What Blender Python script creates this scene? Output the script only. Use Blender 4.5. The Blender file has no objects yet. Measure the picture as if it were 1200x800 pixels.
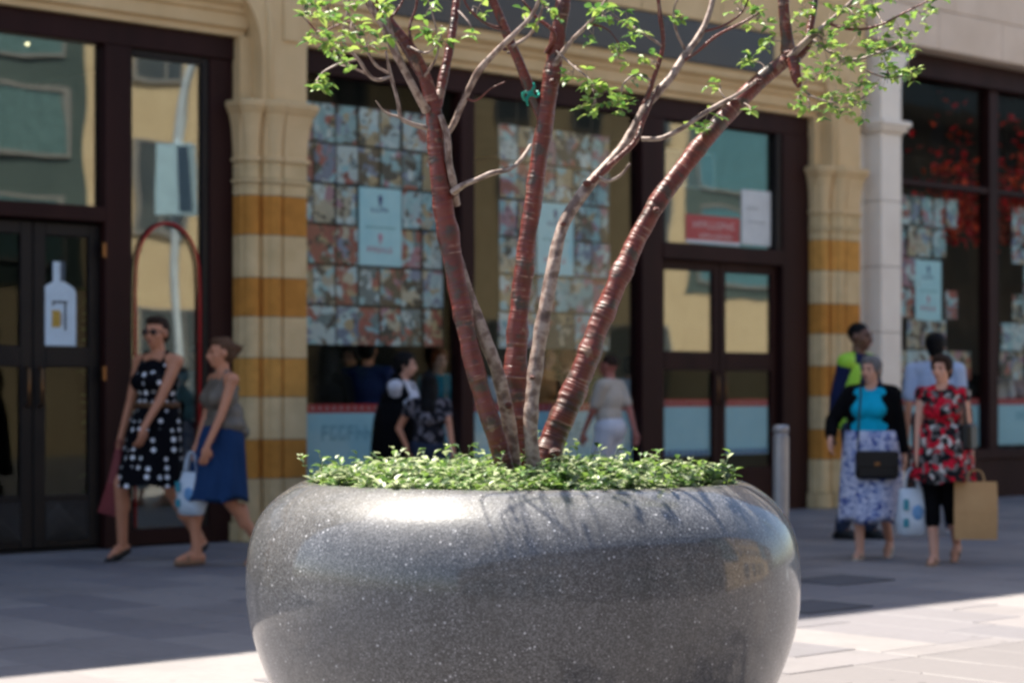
import bpy, bmesh, math, random
from mathutils import Vector, Matrix, Euler, noise
R = math.radians
PI = math.pi
random.seed(11)
sc = bpy.context.scene
C = sc.collection

# ------------------------------------------------------------------ camera
CH = 1.2
cam_d = bpy.data.cameras.new('camera')
cam = bpy.data.objects.new('camera', cam_d); C.objects.link(cam)
cam.location = (0, 0, CH); cam.rotation_euler = (R(90), 0, 0)
cam_d.sensor_width = 36; cam_d.lens = 72; cam_d.shift_y = 61/1200
cam_d.clip_start = 0.1; cam_d.clip_end = 2000
cam_d.dof.use_dof = True; cam_d.dof.focus_distance = 6.35; cam_d.dof.aperture_fstop = 3.0
sc.camera = cam
# ------------------------------------------------------------------ sky, sun, exposure
SUN = Vector((-.36, .22, .90)).normalized()
w = bpy.data.worlds.new('World'); sc.world = w; w.use_nodes = True
nt = w.node_tree
sky = nt.nodes.new('ShaderNodeTexSky'); sky.sky_type = 'NISHITA'; sky.sun_disc = False
sky.sun_elevation = math.asin(SUN.z); sky.sun_rotation = math.atan2(SUN.x, SUN.y)
sky.air_density = 1.0; sky.dust_density = 1.2
bg = nt.nodes['Background']; bg.inputs[1].default_value = 0.088
nt.links.new(sky.outputs[0], bg.inputs[0])
sl = bpy.data.lights.new('sun', 'SUN'); sl.energy = 4.9; sl.angle = R(.5); sl.color = (1, .93, .82)
so = bpy.data.objects.new('sun', sl); C.objects.link(so)
so.rotation_euler = SUN.to_track_quat('Z', 'Y').to_euler(); so.location = SUN*60
sc.view_settings.view_transform = 'Standard'; sc.view_settings.look = 'None'
sc.view_settings.exposure = 1.56; sc.view_settings.gamma = 1
sc.render.engine = 'CYCLES'
sc.cycles.use_denoising = True
sc.cycles.max_bounces = 7; sc.cycles.transparent_max_bounces = 12
sc.cycles.filter_width = 2.7
sc.cycles.sample_clamp_indirect = 6

# ------------------------------------------------------------------ frames of reference
# the shopfront runs along U, its outward normal is N; (s, n, z) are metres along, out, up
FP = Vector((-3.81, 15.24, 0)); U = Vector((.7423, .6700, 0)).normalized(); N = Vector((U.y, -U.x, 0))
FA = math.atan2(U.y, U.x)
def F(s, n, z=0): return FP + U*s + N*n + Vector((0, 0, z))
FL = 2400.0
def pt(x, y, d): return Vector(((x-600)/FL*d, d, CH+(461-y)/FL*d))

# ------------------------------------------------------------------ materials
MT = {}
def newmat(name):
    m = bpy.data.materials.new(name); m.use_nodes = True; MT[name] = m
    return m, m.node_tree, m.node_tree.nodes['Principled BSDF']
def nd(nt, t, **kw):
    n = nt.nodes.new(t)
    for k, v in kw.items():
        if k.startswith('i_'): n.inputs[k[2:].replace('_', ' ')].default_value = v
        else: setattr(n, k, v)
    return n
def ramp(nt, fac, stops, interp='LINEAR'):
    r = nt.nodes.new('ShaderNodeValToRGB'); r.color_ramp.interpolation = interp
    e = r.color_ramp.elements
    while len(e) < len(stops): e.new(.5)
    for i, (p, c) in enumerate(stops):
        e[i].position = p; e[i].color = (*c, 1) if len(c) == 3 else c
    nt.links.new(fac, r.inputs[0]); return r
def mixc(nt, fac, a, b):
    m = nt.nodes.new('ShaderNodeMix'); m.data_type = 'RGBA'
    for k, v in ((0, fac), (6, a), (7, b)):
        if hasattr(v, 'links') or isinstance(v, bpy.types.NodeSocket): nt.links.new(v, m.inputs[k])
        elif k == 0: m.inputs[0].default_value = v
        else: m.inputs[k].default_value = (*v, 1)
    return m.outputs[2]
def surf(name, c1, c2=None, scale=6, rough=.6, bump=.15, bscale=60, metal=0, spec=.5, sheen=0, stretch=(1, 1, 1), bdist=.01):
    if name in MT: return MT[name]
    m, nt, b = newmat(name)
    c2 = c2 or tuple(v*.75 for v in c1)
    tc = nd(nt, 'ShaderNodeTexCoord'); mp = nd(nt, 'ShaderNodeMapping'); mp.inputs['Scale'].default_value = stretch
    nt.links.new(tc.outputs['Object'], mp.inputs[0])
    n1 = nd(nt, 'ShaderNodeTexNoise', i_Scale=scale, i_Detail=6.0, i_Roughness=.6); nt.links.new(mp.outputs[0], n1.inputs['Vector'])
    r = ramp(nt, n1.outputs['Fac'], [(.3, c1), (.7, c2)])
    nt.links.new(r.outputs[0], b.inputs['Base Color'])
    n2 = nd(nt, 'ShaderNodeTexNoise', i_Scale=bscale, i_Detail=4.0); nt.links.new(mp.outputs[0], n2.inputs['Vector'])
    bm_ = nd(nt, 'ShaderNodeBump', i_Strength=bump, i_Distance=bdist); nt.links.new(n2.outputs['Fac'], bm_.inputs['Height'])
    nt.links.new(bm_.outputs[0], b.inputs['Normal'])
    rr = nd(nt, 'ShaderNodeMapRange'); rr.inputs[3].default_value = max(.02, rough-.08); rr.inputs[4].default_value = min(1, rough+.08)
    nt.links.new(n1.outputs['Fac'], rr.inputs[0]); nt.links.new(rr.outputs[0], b.inputs['Roughness'])
    b.inputs['Metallic'].default_value = metal; b.inputs['Specular IOR Level'].default_value = spec
    if sheen: b.inputs['Sheen Weight'].default_value = sheen
    return m
def plain(name, c, rough=.6, **k):
    k.setdefault('spec', .25); return surf(name, c, tuple(v*.82 for v in c), rough=rough, **k)

cream = surf('cream_limestone', (.70, .50, .26), (.59, .41, .20), scale=2.2, rough=.8, bump=.35, bscale=45)
cream2 = surf('cream_limestone_courses', (.70, .52, .28), (.56, .41, .21), scale=5, rough=.82, bump=.5, bscale=70, spec=.15)
ochre = surf('ochre_sandstone_courses', (.66, .30, .06), (.52, .23, .045), scale=5, rough=.82, bump=.5, bscale=70, spec=.15)
pale = surf('pale_portland_stone', (.74, .59, .45), (.64, .50, .37), scale=2, rough=.8, bump=.3, bscale=45)
whitest = surf('white_pilaster_stone', (.88, .79, .66), (.78, .69, .57), scale=2, rough=.8, bump=.3, bscale=45)
timber = surf('dark_brown_painted_timber', (.032, .010, .009), (.019, .007, .006), scale=3, rough=.5, bump=.08, bscale=30, stretch=(1, 1, .15), spec=.12)
darkwood = surf('black_brown_door_timber', (.010, .006, .005), (.006, .004, .003), scale=3, rough=.55, spec=.3, bump=.08)
fascia = surf('dark_grey_fascia_panel', (.03, .033, .037), (.045, .045, .042), scale=1.3, rough=.3, bump=.05)
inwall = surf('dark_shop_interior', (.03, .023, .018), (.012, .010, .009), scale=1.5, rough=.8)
brass = surf('aged_brass', (.20, .10, .04), (.14, .07, .03), rough=.35, metal=.8, bump=.05)
steel = surf('grey_bollard_steel', (.30, .30, .31), (.24, .24, .25), scale=9, rough=.42, metal=.5, bump=.1)
bluegrey = surf('pale_blue_banner', (.30, .52, .60), (.24, .45, .54), scale=2, rough=.5, bump=.02)
posterm = surf('pale_aqua_poster', (.44, .68, .72), (.34, .60, .66), scale=6, rough=.45, bump=.02)
navy = plain('navy_print', (.06, .08, .22))
pinkp = plain('pink_print', (.55, .22, .30))
redp = plain('red_print', (.42, .03, .03))
white = plain('white_print', (.75, .77, .76))
asphalt = surf('joint_sand', (.12, .11, .10), (.08, .075, .07), scale=20, rough=.95)
opal = plain('paper_white', (.68, .70, .68), rough=.55)
soil = surf('dark_soil', (.03, .02, .012), (.015, .01, .006), scale=25, rough=.95, bump=.8, bscale=50)

def glassmat(name, refl=.22, tint=(.82, .86, .84), wave=.0025):
    m, nt, b = newmat(name); nt.nodes.remove(b)
    out = nt.nodes['Material Output']
    tr = nd(nt, 'ShaderNodeBsdfTransparent'); tr.inputs[0].default_value = (*tint, 1)
    gl = nd(nt, 'ShaderNodeBsdfGlossy'); gl.inputs['Roughness'].default_value = .01; gl.inputs[0].default_value = (.95, 1, .97, 1)
    tc = nd(nt, 'ShaderNodeTexCoord'); n1 = nd(nt, 'ShaderNodeTexNoise', i_Scale=1.3, i_Detail=1.0)
    nt.links.new(tc.outputs['Object'], n1.inputs['Vector'])
    bp = nd(nt, 'ShaderNodeBump', i_Strength=1.0, i_Distance=wave); nt.links.new(n1.outputs['Fac'], bp.inputs['Height'])
    nt.links.new(bp.outputs[0], gl.inputs['Normal'])
    mx = nd(nt, 'ShaderNodeMixShader'); mx.inputs[0].default_value = refl
    nt.links.new(tr.outputs[0], mx.inputs[1]); nt.links.new(gl.outputs[0], mx.inputs[2])
    nt.links.new(mx.outputs[0], out.inputs[0]); return m
glass = glassmat('shop_window_glass', .15)
glass_dim = glassmat('shop_door_glass', .012)
glass_tan = glassmat('display_window_glass_right', .022, (.94, .97, .96))
glass_mid = glassmat('display_window_glass', .005, (.94, .97, .96))

def granite():
    m, nt, b = newmat('polished_dark_granite')
    tc = nd(nt, 'ShaderNodeTexCoord')
    def V(sc_, lo, hi, seedoff=0):
        v = nd(nt, 'ShaderNodeTexVoronoi', i_Scale=sc_, i_Randomness=1.0)
        if seedoff:
            mp = nd(nt, 'ShaderNodeMapping'); mp.inputs['Location'].default_value = (seedoff, 3, 7); nt.links.new(tc.outputs['Object'], mp.inputs[0]); nt.links.new(mp.outputs[0], v.inputs['Vector'])
        else: nt.links.new(tc.outputs['Object'], v.inputs['Vector'])
        sep = nd(nt, 'ShaderNodeSeparateColor'); nt.links.new(v.outputs['Color'], sep.inputs[0])
        return ramp(nt, sep.outputs[0], [(lo, (0, 0, 0)), (hi, (1, 1, 1))]).outputs[0], v
    n0 = nd(nt, 'ShaderNodeTexNoise', i_Scale=2.0, i_Detail=5.0); nt.links.new(tc.outputs['Object'], n0.inputs['Vector'])
    base = ramp(nt, n0.outputs['Fac'], [(.3, (.036, .036, .038)), (.7, (.070, .069, .071))]).outputs[0]
    a, _ = V(260, .3, 1.0)
    c = mixc(nt, a, base, (.165, .165, .17))
    f, v2 = V(150, .90, .94, 5)
    d = ramp(nt, v2.outputs['Distance'], [(.25, (1, 1, 1)), (.42, (0, 0, 0))]).outputs[0]
    mu = nd(nt, 'ShaderNodeMath', operation='MULTIPLY'); nt.links.new(f, mu.inputs[0]); nt.links.new(d, mu.inputs[1])
    c = mixc(nt, mu.outputs[0], c, (.34, .34, .36))
    g, v3 = V(70, .93, .95, 9)
    d3 = ramp(nt, v3.outputs['Distance'], [(.18, (1, 1, 1)), (.3, (0, 0, 0))]).outputs[0]
    mu3 = nd(nt, 'ShaderNodeMath', operation='MULTIPLY'); nt.links.new(g, mu3.inputs[0]); nt.links.new(d3, mu3.inputs[1])
    c = mixc(nt, mu3.outputs[0], c, (.5, .5, .52))
    mps = nd(nt, 'ShaderNodeMapping'); mps.inputs['Scale'].default_value = (7, 7, .7); nt.links.new(tc.outputs['Object'], mps.inputs[0])
    ns1 = nd(nt, 'ShaderNodeTexNoise', i_Scale=1.0, i_Detail=5.0, i_Roughness=.65); nt.links.new(mps.outputs[0], ns1.inputs['Vector'])
    st_ = ramp(nt, ns1.outputs['Fac'], [(.50, (0, 0, 0)), (.72, (.55, .55, .55))]).outputs[0]
    c = mixc(nt, st_, c, (.035, .034, .032))
    nsp = nd(nt, 'ShaderNodeTexNoise', i_Scale=5.0, i_Detail=8.0, i_Roughness=.7); nt.links.new(tc.outputs['Object'], nsp.inputs['Vector'])
    du = ramp(nt, nsp.outputs['Fac'], [(.55, (0, 0, 0)), (.75, (.35, .35, .35))]).outputs[0]
    c = mixc(nt, du, c, (.24, .22, .20))
    nt.links.new(c, b.inputs['Base Color'])
    n2 = nd(nt, 'ShaderNodeTexNoise', i_Scale=90.0, i_Detail=4.0); nt.links.new(tc.outputs['Object'], n2.inputs['Vector'])
    bp = nd(nt, 'ShaderNodeBump', i_Strength=.22, i_Distance=.004); nt.links.new(n2.outputs['Fac'], bp.inputs['Height']); nt.links.new(bp.outputs[0], b.inputs['Normal'])
    n3 = nd(nt, 'ShaderNodeTexNoise', i_Scale=3.0, i_Detail=6.0); nt.links.new(tc.outputs['Object'], n3.inputs['Vector'])
    rr = ramp(nt, n3.outputs['Fac'], [(.3, (.40, .40, .40)), (.7, (.52, .52, .52))]); nt.links.new(rr.outputs[0], b.inputs['Roughness'])
    b.inputs['Specular IOR Level'].default_value = .3; b.inputs['Coat Weight'].default_value = .85; b.inputs['Coat Roughness'].default_value = .09
    return m
granite_m = granite()

def bark():
    m, nt, b = newmat('red_cherry_bark')
    uv = nd(nt, 'ShaderNodeUVMap')
    def N_(sx, sy, det=3.0):
        mp = nd(nt, 'ShaderNodeMapping'); mp.inputs['Scale'].default_value = (sx, sy, 1); nt.links.new(uv.outputs[0], mp.inputs[0])
        n = nd(nt, 'ShaderNodeTexNoise', i_Scale=1.0, i_Detail=det); nt.links.new(mp.outputs[0], n.inputs['Vector']); return n.outputs['Fac']
    big = N_(1.2, 7); rings = N_(1.0, 75); pat = N_(3, 16)
    c = ramp(nt, big, [(.28, (.040, .013, .010)), (.44, (.15, .026, .018)), (.56, (.10, .019, .014)), (.70, (.035, .015, .012))]).outputs[0]
    rg = ramp(nt, rings, [(.58, (0, 0, 0)), (.68, (.8, .8, .8))]).outputs[0]
    dash = ramp(nt, N_(5, 9), [(.42, (0, 0, 0)), (.58, (1, 1, 1))]).outputs[0]
    mm = nd(nt, 'ShaderNodeMath', operation='MULTIPLY'); nt.links.new(rg, mm.inputs[0]); nt.links.new(dash, mm.inputs[1])
    c = mixc(nt, mm.outputs[0], c, (.36, .22, .17))
    curl = ramp(nt, N_(2.2, 11, 5.0), [(.64, (0, 0, 0)), (.68, (1, 1, 1))]).outputs[0]
    c = mixc(nt, curl, c, (.24, .14, .10))
    pg = ramp(nt, pat, [(.54, (0, 0, 0)), (.64, (1, 1, 1))]).outputs[0]
    c = mixc(nt, pg, c, (.055, .035, .028))
    nt.links.new(c, b.inputs['Base Color']); b.inputs['Roughness'].default_value = .42
    bp = nd(nt, 'ShaderNodeBump', i_Strength=1.0, i_Distance=.008); nt.links.new(rings, bp.inputs['Height']); nt.links.new(bp.outputs[0], b.inputs['Normal'])
    m2, nt, b = newmat('pale_peeling_bark')
    uv = nd(nt, 'ShaderNodeUVMap')
    mp = nd(nt, 'ShaderNodeMapping'); mp.inputs['Scale'].default_value = (2.5, 22, 1); nt.links.new(uv.outputs[0], mp.inputs[0])
    n = nd(nt, 'ShaderNodeTexNoise', i_Scale=1.0, i_Detail=5.0); nt.links.new(mp.outputs[0], n.inputs['Vector'])
    c = ramp(nt, n.outputs['Fac'], [(.30, (.07, .04, .032)), (.44, (.16, .10, .08)), (.54, (.34, .26, .22)), (.64, (.24, .16, .13)), (.74, (.11, .05, .04))]).outputs[0]
    nt.links.new(c, b.inputs['Base Color']); b.inputs['Roughness'].default_value = .55
    bp = nd(nt, 'ShaderNodeBump', i_Strength=.7, i_Distance=.005); nt.links.new(n.outputs['Fac'], bp.inputs['Height']); nt.links.new(bp.outputs[0], b.inputs['Normal'])
    return m, m2
bark_m, palebark_m = bark()

def leafmat(name, c, rough=.4, tl=.45):
    m, nt, b = newmat(name)
    out = nt.nodes['Material Output']
    tc = nd(nt, 'ShaderNodeTexCoord'); n1 = nd(nt, 'ShaderNodeTexNoise', i_Scale=14.0); nt.links.new(tc.outputs['Object'], n1.inputs['Vector'])
    cc = ramp(nt, n1.outputs['Fac'], [(.3, tuple(v*.7 for v in c)), (.7, tuple(v*1.25 for v in c))]).outputs[0]
    nt.links.new(cc, b.inputs['Base Color']); b.inputs['Roughness'].default_value = rough
    t = nd(nt, 'ShaderNodeBsdfTranslucent'); nt.links.new(cc, t.inputs[0])
    mx = nd(nt, 'ShaderNodeMixShader'); mx.inputs[0].default_value = tl
    nt.links.new(b.outputs[0], mx.inputs[1]); nt.links.new(t.outputs[0], mx.inputs[2]); nt.links.new(mx.outputs[0], out.inputs[0])
    return m
leaf_ms = [leafmat('fresh_green_leaf', (.20, .34, .06)), leafmat('yellow_green_leaf', (.32, .43, .09)), leafmat('deep_green_leaf', (.08, .18, .04))]
cover_ms = [leafmat('cover_leaf_green', (.10, .19, .045), tl=.3), leafmat('cover_leaf_pale', (.44, .50, .28), tl=.3), leafmat('cover_leaf_dark', (.045, .09, .03), tl=.3), leafmat('cover_leaf_lime', (.20, .32, .06), tl=.35)]

def cardmat():
    m, nt, b = newmat('printed_picture_card')
    tc = nd(nt, 'ShaderNodeTexCoord'); oi = nd(nt, 'ShaderNodeObjectInfo')
    mul = nd(nt, 'ShaderNodeMath', operation='MULTIPLY'); mul.inputs[1].default_value = 83.0; nt.links.new(oi.outputs['Random'], mul.inputs[0])
    add = nd(nt, 'ShaderNodeVectorMath', operation='ADD'); nt.links.new(tc.outputs['Object'], add.inputs[0]); nt.links.new(mul.outputs[0], add.inputs[1])
    ns = nd(nt, 'ShaderNodeTexNoise', i_Scale=7.0, i_Detail=2.0); nt.links.new(add.outputs[0], ns.inputs['Vector'])
    ad2 = nd(nt, 'ShaderNodeVectorMath', operation='MULTIPLY_ADD'); nt.links.new(ns.outputs['Color'], ad2.inputs[0]); ad2.inputs[1].default_value = (.2, .2, .2); nt.links.new(add.outputs[0], ad2.inputs[2])
    v = nd(nt, 'ShaderNodeTexVoronoi', i_Scale=8.0); nt.links.new(ad2.outputs[0], v.inputs['Vector'])
    s = nd(nt, 'ShaderNodeSeparateColor'); nt.links.new(v.outputs['Color'], s.inputs[0])
    pal = [(.34, .56, .60), (.50, .36, .20), (.03, .03, .03), (.62, .70, .70), (.40, .09, .07), (.14, .20, .22), (.48, .62, .66), (.42, .20, .26), (.12, .08, .05), (.55, .46, .34), (.20, .24, .36), (.30, .50, .54)]
    r = ramp(nt, s.outputs[0], [(i/12, tuple(v*.8 for v in c)) for i, c in enumerate(pal)], 'CONSTANT')
    wn = nd(nt, 'ShaderNodeTexWhiteNoise'); wn.noise_dimensions = '1D'; nt.links.new(mul.outputs[0], wn.inputs['W'])
    r2 = ramp(nt, wn.outputs['Value'], [(i/12, tuple(v*.7 for v in c)) for i, c in enumerate(pal[1:]+[pal[0]])], 'CONSTANT')
    # each card: a ground of its own, a darker or brighter figure standing in it, fine picture detail
    fg = nd(nt, 'ShaderNodeTexNoise', i_Scale=9.0, i_Detail=4.0, i_Distortion=.4); nt.links.new(add.outputs[0], fg.inputs['Vector'])
    fm = ramp(nt, fg.outputs['Fac'], [(.47, (0, 0, 0)), (.51, (1, 1, 1))]).outputs[0]
    c = mixc(nt, fm, r2.outputs[0], r.outputs[0])
    dt = nd(nt, 'ShaderNodeTexNoise', i_Scale=17.0, i_Detail=3.0); nt.links.new(add.outputs[0], dt.inputs['Vector'])
    dk = ramp(nt, dt.outputs['Fac'], [(.60, (0, 0, 0)), (.66, (.9, .9, .9))]).outputs[0]
    c = mixc(nt, dk, c, (.02, .016, .016))
    nt.links.new(c, b.inputs['Base Color']); b.inputs['Roughness'].default_value = .4
    return m
card_m = cardmat()

def pattern(name, kind):
    m, nt, b = newmat(name); b.inputs['Roughness'].default_value = .85; b.inputs['Specular IOR Level'].default_value = .1
    tc = nd(nt, 'ShaderNodeTexCoord')
    if kind == 'dots':
        v = nd(nt, 'ShaderNodeTexVoronoi', i_Scale=15.0, i_Randomness=.2); nt.links.new(tc.outputs['Object'], v.inputs['Vector'])
        f = ramp(nt, v.outputs['Distance'], [(.24, (1, 1, 1)), (.28, (0, 0, 0))]).outputs[0]
        c = mixc(nt, f, (.003, .003, .005), (.85, .85, .87))
    elif kind == 'floral':
        ns = nd(nt, 'ShaderNodeTexNoise', i_Scale=16.0, i_Detail=2.0); nt.links.new(tc.outputs['Object'], ns.inputs['Vector'])
        ad = nd(nt, 'ShaderNodeVectorMath', operation='MULTIPLY_ADD'); nt.links.new(ns.outputs['Color'], ad.inputs[0]); ad.inputs[1].default_value = (.1, .1, .1); nt.links.new(tc.outputs['Object'], ad.inputs[2])
        v = nd(nt, 'ShaderNodeTexVoronoi', i_Scale=27.0); nt.links.new(ad.outputs[0], v.inputs['Vector'])
        s = nd(nt, 'ShaderNodeSeparateColor'); nt.links.new(v.outputs['Color'], s.inputs[0])
        c = ramp(nt, s.outputs[0], [(0, (.01, .01, .012)), (.18, (.50, .010, .03)), (.40, (.14, .13, .125)), (.60, (.50, .48, .44)), (.70, (.015, .015, .015)), (.88, (.38, .008, .02))], 'CONSTANT').outputs[0]
    elif kind == 'swirl':
        n = nd(nt, 'ShaderNodeTexNoise', i_Scale=11.0, i_Detail=2.0, i_Distortion=2.5); nt.links.new(tc.outputs['Object'], n.inputs['Vector'])
        c = ramp(nt, n.outputs['Fac'], [(.36, (.03, .05, .22)), (.43, (.22, .28, .50)), (.52, (.70, .70, .78)), (.62, (.20, .25, .46))]).outputs[0]
    elif kind == 'darkprint':
        n = nd(nt, 'ShaderNodeTexNoise', i_Scale=18.0, i_Detail=2.0); nt.links.new(tc.outputs['Object'], n.inputs['Vector'])
        c = ramp(nt, n.outputs['Fac'], [(.5, (.012, .012, .016)), (.6, (.22, .2, .22)), (.68, (.03, .03, .03))]).outputs[0]
    nt.links.new(c, b.inputs['Base Color'])
    return m

# ------------------------------------------------------------------ object helpers
def tag(o, label=None, cat=None, group=None, kind=None):
    if label: o['label'] = label
    if cat: o['category'] = cat
    if group: o['group'] = group
    if kind: o['kind'] = kind
    return o
def empty(name, loc, rotz=0, label=None, cat=None, group=None, kind=None):
    o = bpy.data.objects.new(name, None); C.objects.link(o); o.empty_display_size = .2
    o.location = loc; o.rotation_euler = (0, 0, rotz)
    return tag(o, label, cat, group, kind)
def link(name, me, parent=None, loc=None, rot=None, scale=None):
    o = bpy.data.objects.new(name, me); C.objects.link(o)
    if parent: o.parent = parent
    if loc is not None: o.location = loc
    if rot is not None: o.rotation_euler = rot
    if scale is not None: o.scale = scale
    return o
class MB:
    def __init__(s): s.v = []; s.f = []; s.mi = []; s.sm = []; s.uv = None
    def add(s, vs, fs, mi=0, smooth=False):
        b = len(s.v); s.v += [tuple(v) for v in vs]
        for f in fs: s.f.append([i+b for i in f]); s.mi.append(mi); s.sm.append(smooth)
        return s
    def box(s, x0, x1, y0, y1, z0, z1, mi=0, M=None):
        vs = [Vector((x, y, z)) for z in (z0, z1) for y in (y0, y1) for x in (x0, x1)]
        if M is not None: vs = [M @ v for v in vs]
        return s.add(vs, [(0, 2, 3, 1), (4, 5, 7, 6), (0, 1, 5, 4), (2, 6, 7, 3), (0, 4, 6, 2), (1, 3, 7, 5)], mi)
    def prism(s, pts, z0, z1, mi=0, smooth=False):     # pts in x,y, counter-clockwise
        n = len(pts); vs = [(x, y, z0) for x, y in pts]+[(x, y, z1) for x, y in pts]
        s.add(vs, [[i, (i+1) % n, (i+1) % n+n, i+n] for i in range(n)], mi, smooth)
        b = len(s.v)-2*n
        s.f.append([b+i for i in range(n-1, -1, -1)]); s.f.append([b+n+i for i in range(n)]); s.mi += [mi, mi]; s.sm += [False, False]
        return s
    def extr(s, pts, y0, y1, mi=0):                    # pts in x,z extruded along y
        n = len(pts); vs = [(x, y0, z) for x, z in pts]+[(x, y1, z) for x, z in pts]
        s.add(vs, [[i, (i+1) % n, (i+1) % n+n, i+n] for i in range(n)], mi)
        b = len(s.v)-2*n
        s.f.append([b+i for i in range(n-1, -1, -1)]); s.f.append([b+n+i for i in range(n)]); s.mi += [mi, mi]; s.sm += [False, False]
        return s
    def tube(s, pts, rads, seg=8, mi=0, cap=True, flat=1.0):
        pts = [Vector(p) for p in pts]
        if not hasattr(rads, '__len__'): rads = [rads]*len(pts)
        t = (pts[1]-pts[0]).normalized(); a = t.orthogonal().normalized(); rings = []
        for i, p in enumerate(pts):
            t = (pts[min(i+1, len(pts)-1)]-pts[max(i-1, 0)]).normalized()
            a = (a-t*a.dot(t)).normalized(); b = t.cross(a)
            rings += [p+(a*math.cos(2*PI*k/seg)+b*math.sin(2*PI*k/seg)*flat)*rads[i] for k in range(seg)]
        fs = [[i*seg+k, i*seg+(k+1) % seg, (i+1)*seg+(k+1) % seg, (i+1)*seg+k] for i in range(len(pts)-1) for k in range(seg)]
        if cap: fs += [list(range(seg-1, -1, -1)), [(len(pts)-1)*seg+k for k in range(seg)]]
        return s.add(rings, fs, mi, True)
    def lathe(s, prof, seg=32, c=(0, 0), mi=0):
        vs = [(c[0]+r*math.cos(2*PI*k/seg), c[1]+r*math.sin(2*PI*k/seg), z) for r, z in prof for k in range(seg)]
        n = len(prof)
        fs = [[i*seg+k, i*seg+(k+1) % seg, (i+1)*seg+(k+1) % seg, (i+1)*seg+k] for i in range(n-1) for k in range(seg)]
        return s.add(vs, fs, mi, True)
    def ell(s, c, r, M=None, nu=12, nv=8, mi=0):
        c = Vector(c); vs = []; fs = []
        for j in range(nv+1):
            ph = PI*j/nv
            for i in range(nu):
                th = 2*PI*i/nu
                p = Vector((r[0]*math.sin(ph)*math.cos(th), r[1]*math.sin(ph)*math.sin(th), -r[2]*math.cos(ph)))
                if M is not None: p = M @ p
                vs.append(c+p)
        for j in range(nv):
            for i in range(nu): fs.append([j*nu+i, j*nu+(i+1) % nu, (j+1)*nu+(i+1) % nu, (j+1)*nu+i])
        return s.add(vs, fs, mi, True)
    def cap(s, a, b, r0, r1=None, seg=12, mi=0):         # closed tapered capsule
        a = Vector(a); b = Vector(b); r1 = r0 if r1 is None else r1
        d = (b-a); L = d.length
        if L < 1e-5: return s.ell(a, (r0,)*3)
        d /= L; u = d.orthogonal().normalized(); v = d.cross(u); rings = []
        pr = [(-math.cos(q)*r0, math.sin(q)*r0) for q in (0.05, PI/8, PI/4, 3*PI/8, PI/2)]+[(L+math.sin(q)*r1, math.cos(q)*r1) for q in (0, PI/8, PI/4, 3*PI/8, PI/2-.05)]
        for h, r in pr: rings += [a+d*h+(u*math.cos(2*PI*k/seg)+v*math.sin(2*PI*k/seg))*r for k in range(seg)]
        n = len(pr); fs = [[i*seg+k, i*seg+(k+1) % seg, (i+1)*seg+(k+1) % seg, (i+1)*seg+k] for i in range(n-1) for k in range(seg)]
        fs += [list(range(seg-1, -1, -1)), [(n-1)*seg+k for k in range(seg)]]
        return s.add(rings, fs, mi, True)
    def mesh(s, name, mats):
        me = bpy.data.meshes.new(name); me.from_pydata(s.v, [], s.f)
        for m in (mats if isinstance(mats, (list, tuple)) else [mats]): me.materials.append(m)
        me.polygons.foreach_set('material_index', s.mi); me.polygons.foreach_set('use_smooth', s.sm)
        if s.uv:
            ul = me.uv_layers.new(name='UVMap'); vi = [0]*len(me.loops); me.loops.foreach_get('vertex_index', vi)
            fl = []
            for i in vi: fl += s.uv[i]
            ul.data.foreach_set('uv', fl)
        me.update(); return me
    def build(s, name, mats, parent=None, loc=None, rot=None, bevel=0):
        me = s.mesh(name, mats)
        if bevel: bevel_mesh(me, bevel)
        return link(name, me, parent, loc, rot)
def bevel_mesh(me, w, seg=1):
    bm = bmesh.new(); bm.from_mesh(me)
    es = [e for e in bm.edges if len(e.link_faces) == 2 and e.calc_face_angle(0) > .6]
    bmesh.ops.bevel(bm, geom=es, offset=w, segments=seg, affect='EDGES', clamp_overlap=True)
    bm.to_mesh(me); bm.free()
def remesh(mb, name, mats, parent, vox, smooth=3, crease=None):
    me = mb.mesh(name+'_raw', mats); o = bpy.data.objects.new(name, me); C.objects.link(o)
    m = o.modifiers.new('r', 'REMESH'); m.mode = 'VOXEL'; m.voxel_size = vox; m.use_smooth_shade = True
    s_ = o.modifiers.new('s', 'SMOOTH'); s_.iterations = smooth; s_.factor = .5
    dg = bpy.context.evaluated_depsgraph_get(); me2 = bpy.data.meshes.new_from_object(o.evaluated_get(dg), depsgraph=dg)
    bpy.data.objects.remove(o); bpy.data.meshes.remove(me)
    me2.name = name
    if not me2.materials:
        me2.materials.append(mats if not isinstance(mats, (list, tuple)) else mats[0])
    for p in me2.polygons: p.use_smooth = True
    return link(name, me2, parent)
def catmull(P, n=6):
    P = [Vector(p) for p in P]; Q = [P[0]*2-P[1]]+P+[P[-1]*2-P[-2]]; out = []
    for i in range(1, len(Q)-2):
        for k in range(n):
            t = k/n; a, b, c, d = Q[i-1], Q[i], Q[i+1], Q[i+2]
            out.append(.5*((2*b)+(c-a)*t+(2*a-5*b+4*c-d)*t*t+(3*b-a-3*c+d)*t**3))
    out.append(P[-1]); return out

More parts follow.
